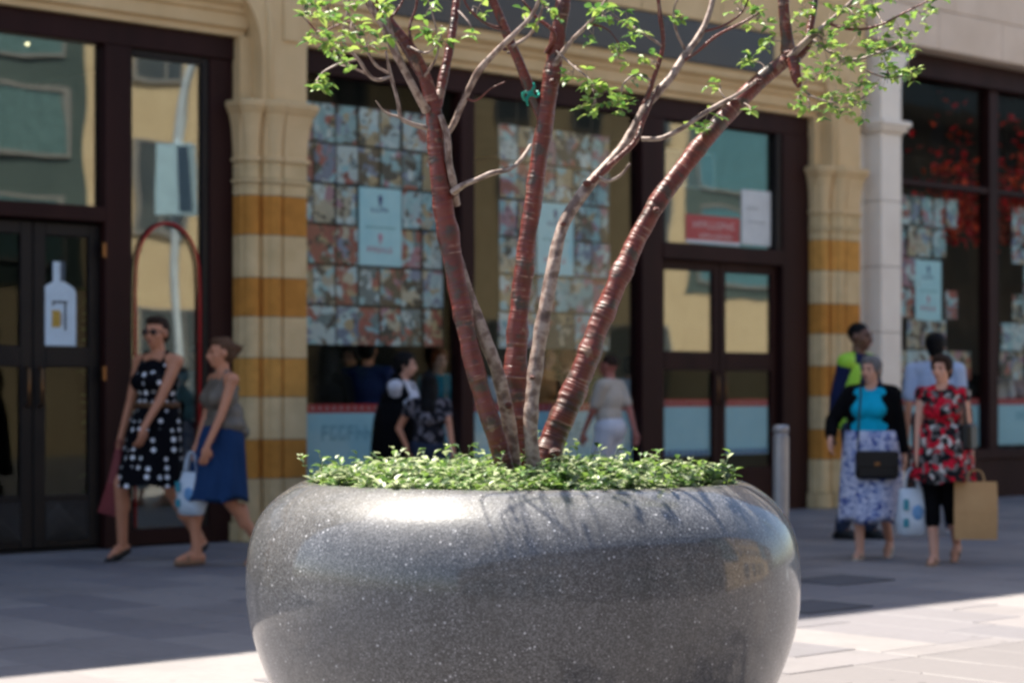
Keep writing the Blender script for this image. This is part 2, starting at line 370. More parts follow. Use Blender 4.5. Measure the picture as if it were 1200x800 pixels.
# ------------------------------------------------------------------ ground and paving
g = MB(); g.add([(-600, -600, -.022), (600, -600, -.022), (600, 600, -.022), (-600, 600, -.022)], [(0, 1, 2, 3)])
tag(g.build('ground', asphalt), kind='structure')
tones = [(.225, .206, .206), (.185, .173, .182), (.248, .228, .224), (.170, .160, .170), (.208, .192, .194)]
slab_m = [surf('granite_slab_%d' % i, t, tuple(v*.88 for v in t), scale=14, rough=.62, bump=.12, bscale=120) for i, t in enumerate(tones)]
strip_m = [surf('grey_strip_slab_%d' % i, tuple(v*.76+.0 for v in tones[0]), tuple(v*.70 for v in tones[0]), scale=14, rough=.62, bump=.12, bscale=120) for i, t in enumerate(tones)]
def stain(m):
    nt = m.node_tree; b = nt.nodes['Principled BSDF']; src = b.inputs['Base Color'].links[0].from_socket
    g_ = nd(nt, 'ShaderNodeNewGeometry')
    n_ = nd(nt, 'ShaderNodeTexNoise', i_Scale=.9, i_Detail=6.0, i_Roughness=.65); nt.links.new(g_.outputs['Position'], n_.inputs['Vector'])
    f_ = ramp(nt, n_.outputs['Fac'], [(.48, (0, 0, 0)), (.72, (.45, .45, .45))]).outputs[0]
    c = mixc(nt, f_, src, (.12, .112, .11))
    v_ = nd(nt, 'ShaderNodeTexVoronoi', i_Scale=3.2); nt.links.new(g_.outputs['Position'], v_.inputs['Vector'])
    f2 = ramp(nt, v_.outputs['Distance'], [(.055, (.7, .7, .7)), (.075, (0, 0, 0))]).outputs[0]
    c = mixc(nt, f2, c, (.09, .085, .085)); nt.links.new(c, b.inputs['Base Color'])
for m_ in slab_m+strip_m: stain(m_)
SL, SW = .90, .45
def slab_mesh(m, l=SL, w_=SW):
    b = MB(); b.box(-w_/2+.004, w_/2-.004, -l/2+.004, l/2-.004, -.05, 0); me = b.mesh('paving_slab', m); bevel_mesh(me, .004); return me
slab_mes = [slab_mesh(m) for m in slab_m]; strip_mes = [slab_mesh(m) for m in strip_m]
pave = empty('pavement', FP, FA, kind='structure')
stuff = MB(); vis = []
rng = random.Random(5)
PC = Vector((.037, 6.75, 0))
ns_ = int(90/SW)
for i in range(ns_):
    s = -40+i*SW; off = rng.choice((.3, .45, .6, .75)); edges = [0.0, off]
    while edges[-1]+SL < 8.15-.12: edges.append(edges[-1]+SL)
    edges.append(8.15); off2 = .35 if i % 2 else .8; edges.append(8.15+off2)
    while edges[-1] < 20: edges.append(edges[-1]+SL)
    for a_, b_ in zip(edges, edges[1:]):
        n = (a_+b_)/2; l = b_-a_; t = rng.randrange(5); strip = n > 8.15
        P = F(s, n); px = 600+FL*P.x/max(P.y, .1); py = 461+CH*FL/max(P.y, .1)
        inside = P.y > 4 and -30 < px < 1230 and 575 < py < 815 and not (300 < px < 925)
        z = rng.uniform(-.0015, .0015)
        if inside: vis.append((P.y, s, n, t, strip, z, l))
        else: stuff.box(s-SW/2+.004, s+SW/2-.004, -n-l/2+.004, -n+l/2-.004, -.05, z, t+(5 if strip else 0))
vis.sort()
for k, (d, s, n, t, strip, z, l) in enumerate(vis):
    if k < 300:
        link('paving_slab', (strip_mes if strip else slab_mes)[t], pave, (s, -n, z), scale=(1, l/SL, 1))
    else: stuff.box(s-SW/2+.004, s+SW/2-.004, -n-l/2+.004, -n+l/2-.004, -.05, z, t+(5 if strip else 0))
tag(stuff.build('more_paving_slabs', slab_m+strip_m, pave), kind='stuff')

# ------------------------------------------------------------------ the banded-stone shop building
shop = empty('shop_building', FP, FA, 'cream and ochre banded stone shop building with dark brown timber shopfronts', 'building')
def lb(mb, s0, s1, n0, n1, z0, z1, mi=0): return mb.box(s0, s1, -n1, -n0, z0, z1, mi)
def frame_part(name, boxes, m, parent, bevel=.006):
    mb = MB()
    for b in boxes: lb(mb, *b)
    return mb.build(name, m, parent, bevel=bevel)
def pane(name, s0, s1, z0, z1, m, parent, n=-.06):
    mb = MB(); lb(mb, s0, s1, n-.005, n+.005, z0, z1); return mb.build(name, m, parent)

# pier: clustered plan outline (local s offset, n), courses stacked
def pier_plan(w_, out, grow=0):
    p = [(-grow, 0), (-grow, .10+grow)]
    def arc(cx, cy, r, a0, a1, k=6): return [(cx+r*math.cos(R(a0+(a1-a0)*i/k)), cy+r*math.sin(R(a0+(a1-a0)*i/k))) for i in range(k+1)]
    r1 = .075
    p += arc(.09, .13, r1+grow, 185, 75)
    p += [(.155, .16+grow), (.165, .205+grow)]
    p += arc(w_*.5-.03, .20, .07+grow, 165, 60)
    p += [(w_*.5+.02, .21+grow), (w_*.5+.04, .25+grow), (w_-.03, .25+grow), (w_+grow, .22+grow), (w_+grow, 0)]
    return p
rc = random.Random(12)
cream_v = [cream2]+[surf('cream_course_%d' % i, tuple(v*f for v in (.70, .52, .28)), tuple(v*f*.78 for v in (.70, .51, .27)), scale=sc__, rough=.85, bump=.6, bscale=55, spec=.15) for i, (f, sc__) in enumerate(((.9, 7), (1.04, 4)))]
ochre_v = [ochre]+[surf('ochre_course_%d' % i, c_, tuple(v*.72 for v in c_), scale=7, rough=.85, bump=.6, bscale=55, spec=.15) for i, c_ in enumerate(((.58, .25, .05), (.70, .34, .08)))]
def pier(s0, w_, parent, zbands, zcap0, zcap1, ztop, flares, rot=0):
    pr = empty('stone_pier', (s0, 0, 0)); pr.parent = parent
    # boundary faces as (x=s offset, y=-n): reverse order keeps outward winding
    def prism(z0, z1, grow, m, name, joint=.007):
        mb = MB(); P = [(x, -y) for x, y in pier_plan(w_, 0, grow)]
        mb.prism(P, z0+joint, z1); me = mb.mesh(name, m)
        bm = bmesh.new(); bm.from_mesh(me); bmesh.ops.recalc_face_normals(bm, faces=bm.faces); bm.to_mesh(me); bm.free()
        return link(name, me, pr)
    prism(.02, zcap0+.02, -.007, surf('mortar', (.22, .18, .13), rough=.9), 'mortar_core', 0)
    prism(0, .16, .035, cream2, 'plinth')
    zs = [.16, .51]+list(zbands)
    for i in range(len(zs)-1):
        m = rc.choice(cream_v) if i % 2 == 0 else rc.choice(ochre_v)
        prism(zs[i], zs[i+1], 0 if i else .012, m, 'stone_course')
    prism(zs[-1], zcap0-.18, 0, cream2, 'stone_course')
    prism(zcap0-.18, zcap0-.145, .018, cream2, 'necking')
    prism(zcap0-.145, zcap0, 0, cream2, 'stone_course')
    # capital: rings flaring out
    mb = MB(); hs = [(0, .02), (.03, .02), (.04, 0), (.15, .006), (.28, .018), (.38, .038), (.41, .058), (.425, .058), (.432, .070), (.47, .075), (.487, .068)]
    P0 = None
    for z, gr in hs:
        P = [(x, -y, zcap0+z) for x, y in pier_plan(w_, 0, gr)]
        k = len(P)
        if P0 is not None:
            mb.add(P0+P, [[i, (i+1) % k, (i+1) % k+k, i+k] for i in range(k)], 0, False)
        P0 = P
    mb.add(P0, [list(range(len(P0)))])
    me = mb.mesh('capital', cream); bm = bmesh.new(); bm.from_mesh(me); bmesh.ops.remove_doubles(bm, verts=bm.verts, dist=1e-5); bmesh.ops.recalc_face_normals(bm, faces=bm.faces); bm.to_mesh(me); bm.free()
    link('capital', me, pr)
    # upper shaft with concave flares up to the wall above
    zt = zcap1
    L_, R_ = flares
    def arcpts(x0, x1, z0, z1, k=10): return [(x0+(x1-x0)*(1-math.cos(PI/2*i/k)), z0+(z1-z0)*math.sin(PI/2*i/k)) for i in range(k+1)]
    left = arcpts(.12, .12-L_, zt+.32, ztop)
    right = arcpts(w_-.02, w_-.02+R_, zt+.36, ztop)
    pts = [(.12, zt)]+[(w_-.02, zt)]+right+[(x, z) for x, z in reversed(left)]
    mb = MB(); mb.extr(pts, -.245, -.02)
    mb.box(0, .12, -.10, 0, zt, ztop-.33)
    up = mb.mesh('pier_spandrel', cream); bm = bmesh.new(); bm.from_mesh(up); bmesh.ops.recalc_face_normals(bm, faces=bm.faces); bm.to_mesh(up); bm.free()
    link('pier_spandrel', up, pr)
    mb = MB(); mb.tube([(.19, -.245, zt), (.19, -.245, zt+.6), (.16, -.245, zt+.85)], [.03, .03, .02], 10)
    # small raised shield panel
    mb.box(w_*.5+.03, w_*.5+.20, -.268, -.24, zt+.50, zt+.95)
    mb.build('carved_panel', cream, pr, bevel=.01)
    return pr
bands = [.825, 1.17, 1.485, 1.82, 2.135, 2.48, 2.80]
pier(2.08, .58, shop, bands, 3.08, 3.567, 4.42, (.30, .12))
pier(9.30, .60, shop, bands, 3.08, 3.567, 4.42, (.14, .10))
pier(-5.0, .58, shop, bands, 3.08, 3.567, 4.42, (.30, .12))

#CORE
# lintel mouldings over the two bays, stone wall above built in blocks
def lintel(s0, s1):
    prof = [(-.02, 4.085), (.08, 4.085), (.08, 4.13), (.12, 4.15), (.12, 4.25), (.15, 4.27), (.15, 4.30), (.21, 4.34), (.21, 4.39), (.225, 4.415), (-.02, 4.415)]
    mb = MB(); n = len(prof)
    vs = [(s0, -a, z) for a, z in prof]+[(s1, -a, z) for a, z in prof]
    mb.add(vs, [[i, (i+1) % n, (i+1) % n+n, i+n] for i in range(n)]); mb.f += [list(range(n-1, -1, -1)), [n+i for i in range(n)]]; mb.mi += [0, 0]; mb.sm += [0, 0]
    me = mb.mesh('lintel_moulding', cream); bm = bmesh.new(); bm.from_mesh(me); bmesh.ops.recalc_face_normals(bm, faces=bm.faces); bm.to_mesh(me); bm.free()
    link('lintel_moulding', me, shop)
lintel(-4.42, 2.14); lintel(2.62, 9.36)
blk = {}
def block(s0, s1, n1, z0, z1, m, parent, name='stone_block'):
    mb = MB(); lb(mb, s0+.003, s1-.003, -.30, n1, z0+.003, z1-.003); mb.build(name, m, parent, bevel=.008)
# wall core behind
mb = MB()
lb(mb, -9, -2, -.5, .20, 4.42, 12.2); lb(mb, -2, 10.0, -.5, .20, 4.42, 14.0)
lb(mb, -9, -2, -9, -.5, 4.5, 12.0); lb(mb, -2, 10.0, -9, -.5, 4.5, 13.8)
mb.build('wall', cream, shop)
# facing blocks of the frieze round the fascia panels
random.seed(3)
def frieze(s0, s1, z0, z1, m=cream, parent=shop, n1=.245, step=1.15):
    s = s0
    while s < s1-.01:
        e = min(s1, s+step*random.uniform(.85, 1.15))
        if s1-e < .35: e = s1
        block(s, e, n1+random.uniform(-.002, .002), z0, z1, m, parent); s = e
frieze(2.02, 3.40, 4.42, 4.84, step=.75); frieze(8.50, 9.98, 4.42, 4.84, step=.8)
frieze(-9, 9.98, 4.84, 5.25); frieze(-9, 9.98, 5.25, 5.7); frieze(-9, 9.98, 5.7, 6.2, step=1.5)
def fas(s0, s1):
    frame_part('fascia_panel', [(s0, s1, .20, .235, 4.425, 4.835)], fascia, shop)
fas(3.40, 8.50); fas(-4.5, 2.02)
frame_part('cornice', [(-9, -2.003, .2, .5, 11.9, 12.25), (-2, 10.0, .2, .52, 13.65, 14.02)], cream, shop)
for z0, z1 in ((6.6, 8.4), (9.2, 10.7)):
    for k in range(9):
        s0 = -8.0+k*2.0
        f = frame_part('window', [(s0, s0+1.1, .2, .26, z0, z0+.08), (s0, s0+1.1, .2, .26, z1-.08, z1), (s0, s0+.08, .2, .26, z0+.08, z1-.08), (s0+1.02, s0+1.1, .2, .26, z0+.08, z1-.08), (s0+.5, s0+.58, .2, .255, z0+.08, z1-.08)], timber, shop)
        p = MB(); lb(p, s0+.08, s0+1.02, .202, .215, z0+.08, z1-.08); p.build('pane', surf('upper_window_glass', (.03, .04, .05), rough=.08, bump=0), f)
# left end pier wall and side walls
mb = MB(); lb(mb, -9, -5.05, -.5, .1, 0, 4.42); lb(mb, 9.42, 10.0, -9, -.05, 0, 4.42); lb(mb, -9, -8.6, -9, -.5, 0, 4.42); mb.build('side_wall', cream, shop)
# interior shell
mb = MB()
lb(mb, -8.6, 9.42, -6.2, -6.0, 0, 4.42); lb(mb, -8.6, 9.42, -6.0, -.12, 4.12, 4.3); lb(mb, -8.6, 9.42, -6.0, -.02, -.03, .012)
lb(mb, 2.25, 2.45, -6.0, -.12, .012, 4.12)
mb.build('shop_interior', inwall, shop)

# ---- left bay shopfront
fr = frame_part('shopfront_frame', [
    (-4.42, 2.08, -.12, .02, 3.90, 4.083),
    (.88, 1.11, -.12, .03, .0, 3.90), (1.86, 2.08, -.18, .0, 0, 3.90),
    (-.52, -.30, -.12, .03, 0, 3.90), (-4.42, -4.2, -.12, .03, 0, 3.9),
    (-.30, .88, -.12, .035, 2.52, 2.64), (-4.2, -.52, -.12, .0, .0, .45),
    (1.11, 1.86, -.12, .0, 0.014, .14)], timber, shop)
frame_part('inner_jamb', [(1.80, 1.86, -.14, -.02, .14, 3.90), (1.11, 1.15, -.14, -.02, .14, 3.9), (1.15, 1.80, -.14, -.02, 3.84, 3.9)], darkwood, fr)
pane('pane', 1.15, 1.80, .14, 3.84, glass, fr); pane('pane', -.30, .88, 2.64, 3.90, glass, fr); pane('pane', -4.2, -.52, .45, 3.9, glass, fr)
def door(s0, s1, ztop, rail, kick, m, parent, gm, handle_side=1, lattice=False, st=.10, gu=None):
    d = frame_part('door', [(s0, s0+st, -.1, -.045, .03, ztop), (s1-st, s1, -.1, -.045, .03, ztop), (s0+st, s1-st, -.1, -.045, ztop-.10, ztop),
        (s0+st, s1-st, -.1, -.045, rail[0], rail[1]), (s0+st, s1-st, -.1, -.05, .03, kick)], m, parent)
    pane('pane', s0+st, s1-st, kick, rail[0], gm, d, -.075); pane('pane', s0+st, s1-st, rail[1], ztop-.10, gu or gm, d, -.075)
    hs = s1-.05 if handle_side > 0 else s0+.05
    h = MB(); h.tube([F_(hs, -.045, 1.10), F_(hs, -.005, 1.12), F_(hs, -.005, 1.38), F_(hs, -.045, 1.40)], .011, 8); h.build('handle', brass, d)
    if lattice:
        l = MB()
        k = 9; w_ = (s1-s0-2*st)
        for i in range(-4, k+1):
            a = s0+st+w_*i/k
            for sg in (1, -1):
                x0, x1 = a, a+.30*sg; z0, z1 = .08, .38
                # clip
                def clip(xa, za, xb, zb):
                    lo, hi = s0+st, s1-st
                    if xa > xb: xa, za, xb, zb = xb, zb, xa, za
                    if xb <= lo or xa >= hi: return None
                    if xa < lo: za += (zb-za)*(lo-xa)/(xb-xa); xa = lo
                    if xb > hi: zb = za+(zb-za)*(hi-xa)/(xb-xa); xb = hi
                    return xa, za, xb, zb
                q = clip(x0, z0, x1, z1)
                if q and abs(q[0]-q[2]) > .02: l.tube([F_(q[0], -.044, q[1]), F_(q[2], -.044, q[3])], .005, 5)
        l.build('lattice_grille', surf('dull_lattice_metal', (.10, .09, .08), rough=.5, metal=.5), d)
    return d
def F_(s, n, z): return (s, -n, z)
door(.305, .88, 2.50, (1.40, 1.56), .43, darkwood, shop, glass_dim, -1, True)
door(-.30, .295, 2.50, (1.40, 1.56), .43, darkwood, shop, glass_dim, 1, True)
for z in (2.25, 1.30):
    mb = MB(); mb.box(.855, .885, .02-.055, .05-.055, z, z+.11); mb.build('hinge', brass, shop)

# ---- middle bay shopfront
fr2 = frame_part('shopfront_frame', [
    (2.66, 9.30, -.12, .02, 3.88, 4.083), (2.66, 2.74, -.12, .0, 0, 3.88),
    (4.50, 4.66, -.12, .03, .40, 3.88), (6.80, 7.09, -.14, .03, 0, 3.88), (8.88, 9.30, -.14, .03, 0, 3.88),
    (7.09, 8.88, -.12, .04, 2.52, 2.68), (2.74, 6.80, -.12, .02, 0.0, .40)], timber, shop)
pane('pane', 2.74, 4.50, .40, 3.88, glass_mid, fr2); pane('pane', 4.66, 6.80, .40, 3.88, glass_tan, fr2)
pane('pane', 7.12, 8.86, 2.68, 3.86, glass, fr2)
for a_, b_ in ((8.80, 8.88), (7.09, 7.15)): frame_part('jamb_bead', [(a_, b_, -.1, .01, 2.68, 3.88)], darkwood, fr2)
door(7.10, 7.985, 2.52, (1.43, 1.62), .45, timber, shop, glass_mid, 1, st=.09, gu=glass)
door(7.995, 8.87, 2.52, (1.43, 1.62), .45, timber, shop, glass_mid, -1, st=.09, gu=glass)

# ---- banners, posters, hanging picture cards (all print stands on its own sheet)
def sheet(name, s0, s1, z0, z1, m, n, label=None, cat=None, group=None, thick=.004):
    e = empty(name, F((s0+s1)/2, n, z0), FA, label, cat, group)
    w_ = s1-s0; mb = MB(); mb.box(-w_/2, w_/2, 0, thick, 0, z1-z0)
    mb.build('backing_sheet', m, e); return e, w_, z1-z0
def strokes(parent, cx, z, w_, h, m, seed, k=6, y=-.003, name='lettering'):
    rr = random.Random(seed); mb = MB(); x = cx-w_/2; cw = w_/k
    for i in range(k):
        a = x+i*cw; b = a+cw*.72; t = h*.2
        ty = rr.randrange(4)
        mb.box(a, a+cw*.2, y, 0-.0004, z, z+h)
        if ty in (0, 2): mb.box(a+cw*.2, b, y, -.0004, z+h-t, z+h)
        if ty in (0, 1): mb.box(a+cw*.2, b, y, -.0004, z, z+t)
        if ty in (2, 3): mb.box(a+cw*.2, b, y, -.0004, z+h*.42, z+h*.42+t)
        if ty in (0, 3): mb.box(b-cw*.18, b, y-.0003, -.0004, z+t, z+h*.42)
    return mb.build(name, m, parent)
def banner(s0, s1, z0, z1, label, n=-.10, dots='red', text=None, bottom=False):
    e, w_, h = sheet('window_banner', s0, s1, z0, z1, bluegrey, n, label, 'banner', 'blue banners along the foot of the shop windows')
    mb = MB(); mb.box(-w_/2, w_/2, 0, .004, h+.001, h+.075); mb.build('red_border', redp, e)
    mb = MB(); x = -w_/2+.03
    while x < w_/2-.03: mb.box(x, x+.03, -.003, -.0005, h+.025, h+.055); x += .075
    mb.build('border_dots', plain('border_pink', (.5, .25, .25)), e)
    if bottom:
        mb = MB(); x = -w_/2+.01
        while x < w_/2-.04: mb.box(x, x+.045, -.003, -.0005, .0, .06); x += .075
        mb.build('lower_border', navy, e)
    if text:
        for (cx, z, tw, th, k) in text: strokes(e, cx, z, tw, th, plain('deep_blue_print', (.19, .38, .47)), int(cx*100)+7, k)
    return e
banner(2.76, 4.49, .46, 1.035, 'pale blue banner in the window right of the left stone pier', text=[(-.30, .34, .55, .13, 6)])
banner(4.67, 6.79, .46, 1.035, 'long pale blue banner in the window behind the tree stems', text=[(.1, .34, .6, .13, 6)])
banner(7.20, 7.89, .58, 1.07, 'pale blue banner in the left leaf of the brown double door', n=-.085, bottom=True)
banner(8.09, 8.77, .58, 1.07, 'pale blue banner in the right leaf of the brown double door', n=-.085, bottom=True)
def poster(s0, s1, z0, z1, label, n=-.14):
    e, w_, h = sheet('poster', s0, s1, z0, z1, posterm, n, label, 'poster', 'aqua posters hung among the picture cards')
    mb = MB(); mb.ell((0, -.001, h*.86), (w_*.05, .002, h*.055)); mb.box(-w_*.025, w_*.025, -.004, -.0005, h*.77, h*.83)
    mb.build('emblem', navy, e)
    strokes(e, 0, h*.69, w_*.42, h*.06, navy, 3, 4)
    mb = MB(); mb.box(-w_*.36, w_*.36, -.003, -.0005, h*.485, h*.50); mb.build('rule', plain('teal_print', (.16, .36, .38)), e)
    mb = MB(); mb.ell((0, -.001, h*.37), (w_*.05, .002, h*.05)); mb.box(-w_*.02, w_*.02, -.004, -.0005, h*.28, h*.34); mb.build('emblem', pinkp, e)
    strokes(e, 0, h*.17, w_*.6, h*.07, pinkp, 5, 6)
    return e
poster(3.48, 3.95, 2.31, 2.985, 'pale aqua poster with navy and pink print in the window left of the tree')
poster(5.575, 6.045, 2.31, 2.985, 'pale aqua poster with navy and pink print behind the middle tree stem')
card_me = MB().box(-.111, .111, -.002, .002, -.162, .162).mesh('card', card_m)
card_w = MB().box(-.231, .231, -.002, .002, -.162, .162).mesh('card', card_m)
def cards(s0, cols, z1, rows, hole, label, n=-.15, step=.24, zs=.345, skip=.02):
    e = empty('picture_card_display', F(s0+cols*step/2, n, z1), FA, label, 'window display', 'walls of hanging picture cards in the shop windows')
    rr = random.Random(int(s0*100)); cx = cols*step/2
    wi = MB()
    for c in range(cols+1): wi.tube([((c)*step-cx, .006, 3.9-z1), (c*step-cx, .006, -rows*zs)], .0022, 4)
    wi.build('hanging_wires', plain('dark_wire', (.02, .02, .02)), e)
    for r_ in range(rows):
        c = 0
        while c < cols:
            if (c, r_) in hole: c += 1; continue
            wide = c+1 < cols and (c+1, r_) not in hole and rr.random() < .22
            if rr.random() > skip:
                x = (c+(1 if wide else .5))*step-cx
                link('card', card_w if wide else card_me, e, (x, rr.uniform(-.01, .01), -(r_+.5)*zs), (rr.uniform(-.03, .03), rr.uniform(-.012, .012), rr.uniform(-.06, .06)))
            c += 2 if wide else 1
    return e
cards(2.755, 7, 3.68, 6, {(3, 2), (4, 2), (3, 3), (4, 3)}, skip=0, label= 'wall of small hanging picture cards in the window beside the left pier')
cards(5.095, 6, 3.68, 6, {(2, 2), (3, 2), (2, 3), (3, 3)}, skip=0, label= 'wall of small hanging picture cards in the window behind the middle tree stem')
# red and white notices in the door fanlight
e, w_, h = sheet('red_notice', 7.50, 8.30, 2.70, 2.98, plain('coral_notice', (.50, .10, .09)), -.052, 'red notice with pale lettering in the fanlight over the double door', 'sign')
strokes(e, .02, .15, .62, .07, plain('pale_pink_lettering', (.66, .46, .42)), 9, 9); strokes(e, .05, .05, .5, .05, plain('pale_pink_lettering', (.66, .46, .42)), 12, 10)
mb = MB(); mb.box(-w_/2, w_/2, -.003, -.0005, 0, .03); mb.build('white_edge', white, e)
e, w_, h = sheet('white_notice', 8.33, 8.78, 2.72, 3.28, opal, -.052, 'white paper notice in the fanlight right of the red notice', 'sign')
strokes(e, -.05, .36, .2, .03, plain('grey_print', (.45, .47, .46)), 4, 6); strokes(e, .02, .22, .26, .03, plain('grey_print', (.45, .47, .46)), 6, 8)
e = empty('blue_hanging_sign', F(7.85, -.35, 3.30), FA, 'blue framed picture hanging inside the fanlight over the double door', 'sign')
mb = MB(); mb.box(-.38, .38, 0, .02, 0, .34); mb.build('panel', plain('dull_blue', (.08, .16, .22)), e)
mb = MB()
for b in ((-.40, .40, -.003, .0, -.02, .012), (-.40, .40, -.003, 0, .33, .36), (-.40, -.37, -.004, -.001, .012, .33), (.37, .40, -.004, -.001, .012, .33)): mb.box(*b)
mb.build('frame', plain('pale_frame', (.4, .45, .45)), e)
# bottle-shaped sticker on the left door
e = empty('bottle_poster', F(.52, -.05, 1.565), FA, 'white bottle shaped poster with gold square on the left shop door', 'poster')
pts = [(-.145, 0), (.145, 0), (.145, .40)]+[(.145*math.cos(a)*1, .40+.085*math.sin(a)) for a in (.3, .6, .9, 1.1)]+[(.05, .49), (.05, .64), (-.05, .64), (-.05, .49)]+[(-.145*math.cos(a), .40+.085*math.sin(a)) for a in (1.1, .9, .6, .3)]+[(-.145, .40)]
mb = MB(); mb.extr(pts, -.004, .004); mb.build('bottle_outline', plain('pale_bottle_white', (.62, .74, .82)), e)
mb = MB(); mb.box(-.06, .07, -.007, -.0045, .325, .34); mb.box(-.055, -.045, -.007, -.0045, .30, .325); mb.box(.045, .06, -.0072, -.0045, .12, .325); mb.build('black_bar', plain('black_print', (.03, .03, .03)), e)
mb = MB(); mb.box(-.062, .01, -.007, -.0045, .14, .27); mb.build('gold_square', plain('gold_print', (.5, .32, .06)), e)
mb = MB(); mb.box(.012, .03, -.007, -.0045, .16, .25); mb.build('grey_mark', plain('grey_mark', (.4, .42, .44)), e)
mb = MB(); mb.box(.01, .05, -.0065, -.0045, .49, .64); mb.build('neck_stripe', plain('slate_print', (.08, .1, .12)), e)  # dark stripe printed along one side of the bottle neck
# interior goods of the left shop: shelf units
def shelves(s0, s1, n, z1, label, seed, cols):
    e = empty('shelf_unit', F((s0+s1)/2, n, 0), FA, label, 'shelving'); w_ = s1-s0; rr = random.Random(seed)
    mb = MB(); mb.box(-w_/2, -w_/2+.04, 0, .4, 0, z1); mb.box(w_/2-.04, w_/2, 0, .4, 0, z1); mb.box(-w_/2+.04, w_/2-.04, .36, .39, 0, z1); mb.build('carcass', plain('shelf_wood', (.16, .11, .05)), e)
    z = .15
    while z < z1-.2:
        mb = MB(); mb.box(-w_/2+.04, w_/2-.04, .01, .36, z, z+.03); mb.build('shelf', plain('shelf_wood', (.16, .11, .05)), e)
        gds = MB(); x = -w_/2+.08
        while x < w_/2-.14:
            ww = rr.uniform(.05, .1); hh = rr.uniform(.12, .26)
            gds.lathe([(0, z+.03), (ww/2, z+.03), (ww/2, z+.03+hh*.65), (ww/5, z+.03+hh*.75), (ww/5, z+.03+hh), (0, z+.03+hh)], 8, (x+ww/2, .16), rr.randrange(len(cols))); x += ww+.02
        tag(gds.build('bottles_and_jars', cols, e), kind='stuff')
        z += .36
goods = [plain('goods_yellow', (.4, .36, .06)), plain('goods_olive', (.18, .2, .05)), plain('goods_cream', (.5, .45, .3)), plain('goods_rust', (.3, .1, .04))]
shelves(-.9, .25, -2.0, 2.6, 'shelf unit of yellow and olive bottles behind the left shop door', 1, goods)
shelves(.55, 1.35, -3.0, 2.4, 'shelf unit of jars deep inside the left shop', 2, goods)
# red arch in the side window
e = empty('red_arch_rail', F(1.48, -.03, 0.14), FA, 'thin red tubular arch framing the narrow left shop window', 'display rail')
P = [(-.30, 0, 0), (-.30, 0, 1.86)]+[(-.30*math.cos(a), 0, 1.91+.50*math.sin(a)**.8) for a in [R(q) for q in range(15, 166, 10)]]+[(.30, 0, 1.86), (.30, 0, 0)]
mb = MB(); mb.tube(P, .013, 8); mb.build('arch_tube', plain('dull_red_paint', (.40, .02, .02), rough=.3), e)
for q_ in (-.30, .30): mb = MB(); mb.box(q_-.018, q_+.018, -.018, .018, 0.002, .014); mb.build('foot_plate', darkwood, e)
e = empty('window_plant', F(1.28, -.55, 0), 0, 'dark leafy potted plant inside the narrow left shop window', 'plant')
mb = MB(); mb.lathe([(0, .012), (.13, .012), (.17, .35), (.15, .35), (.14, .3), (0, .3)], 16); mb.build('pot', plain('dark_pot', (.05, .04, .04)), e)
def leafpoly(mb, c, d, up, L, W, mi, fold=.25):
    d = d.normalized(); sd = d.cross(up)
    sd = sd.normalized() if sd.length > 1e-4 else d.orthogonal().normalized()
    nn = sd.cross(d).normalized()
    v = [c, c+d*L*.3+sd*W*.42+nn*W*fold, c+d*L*.65+sd*W*.40+nn*W*fold*.8-nn*L*.04, c+d*L-nn*L*.12, c+d*L*.65-sd*W*.40+nn*W*fold*.8-nn*L*.04, c+d*L*.3-sd*W*.42+nn*W*fold, c+d*L*.32, c+d*L*.66-nn*L*.03]
    mb.add(v, [(0, 1, 6), (1, 2, 7, 6), (2, 3, 7), (0, 6, 5), (6, 7, 4, 5), (7, 3, 4)], mi, True)
mb = MB(); rr = random.Random(8)
for i in range(260):
    a = rr.uniform(0, 2*PI); r_ = rr.uniform(0, .16); z = rr.uniform(.35, 2.0)
    leafpoly(mb, Vector((r_*math.cos(a), r_*math.sin(a), z)), Vector((math.cos(a), math.sin(a), rr.uniform(-.4, .6))), Vector((0, 0, 1)), .14, .05, 2)
tag(mb.build('foliage', leaf_ms, e), kind='stuff')
mb = MB(); mb.tube([(0, 0, .3), (.02, 0, 1.2), (0, .02, 1.95)], [.02, .015, .006], 6); mb.build('stem', darkwood, e)
e = empty('ceiling_spot', F(.72, -.9, 4.0), 0, 'small lit ceiling spotlight seen through the upper left shop window', 'lamp')
mb = MB(); mb.lathe([(0, .12), (.03, .12), (.04, 0), (.035, 0), (.0, .02)], 12); mb.build('housing', darkwood, e)
m, nt_, b_ = newmat('lit_bulb'); b_.inputs['Emission Color'].default_value = (1, .85, .5, 1); b_.inputs['Emission Strength'].default_value = 1.5
mb = MB(); mb.ell((0, 0, -.005), (.016, .016, .014)); mb.build('bulb', m, e)

# ------------------------------------------------------------------ right-hand pale stone building
rb = empty('pale_stone_building', F(10.0, 0), FA, 'pale stone building with white pilaster and dark glazed shopfront on the right', 'building')
def q(s): return s-10.0
def rbox(name, boxes, m, parent=rb, bevel=.006):
    mb = MB()
    for (s0, s1, n0, n1, z0, z1) in boxes: lb(mb, q(s0), q(s1), n0, n1, z0, z1)
    return mb.build(name, m, parent, bevel=bevel)
pil = empty('pilaster', (q(10.0), 0, 0)); pil.parent = rb
z = 0; hs = [.45, .7, .7, .7, .7, .72]
for i, h in enumerate(hs):
    gr = .03 if i == 0 else 0
    mb = MB(); lb(mb, .10-gr, .45+gr, -.1, .35+gr, z+.003, z+h-.003); lb(mb, .003, .10-gr, -.1, .12+gr, z+.003, z+h-.003); mb.build('stone_block', whitest, pil, bevel=.006); z += h
mb = MB(); lb(mb, .08, .47, -.1, .37, z, z+.03); lb(mb, .05, .50, -.1, .40, z+.03, z+.08); lb(mb, .03, .53, -.1, .43, z+.08, z+.14); mb.build('capital', whitest, pil, bevel=.008)
z += .14
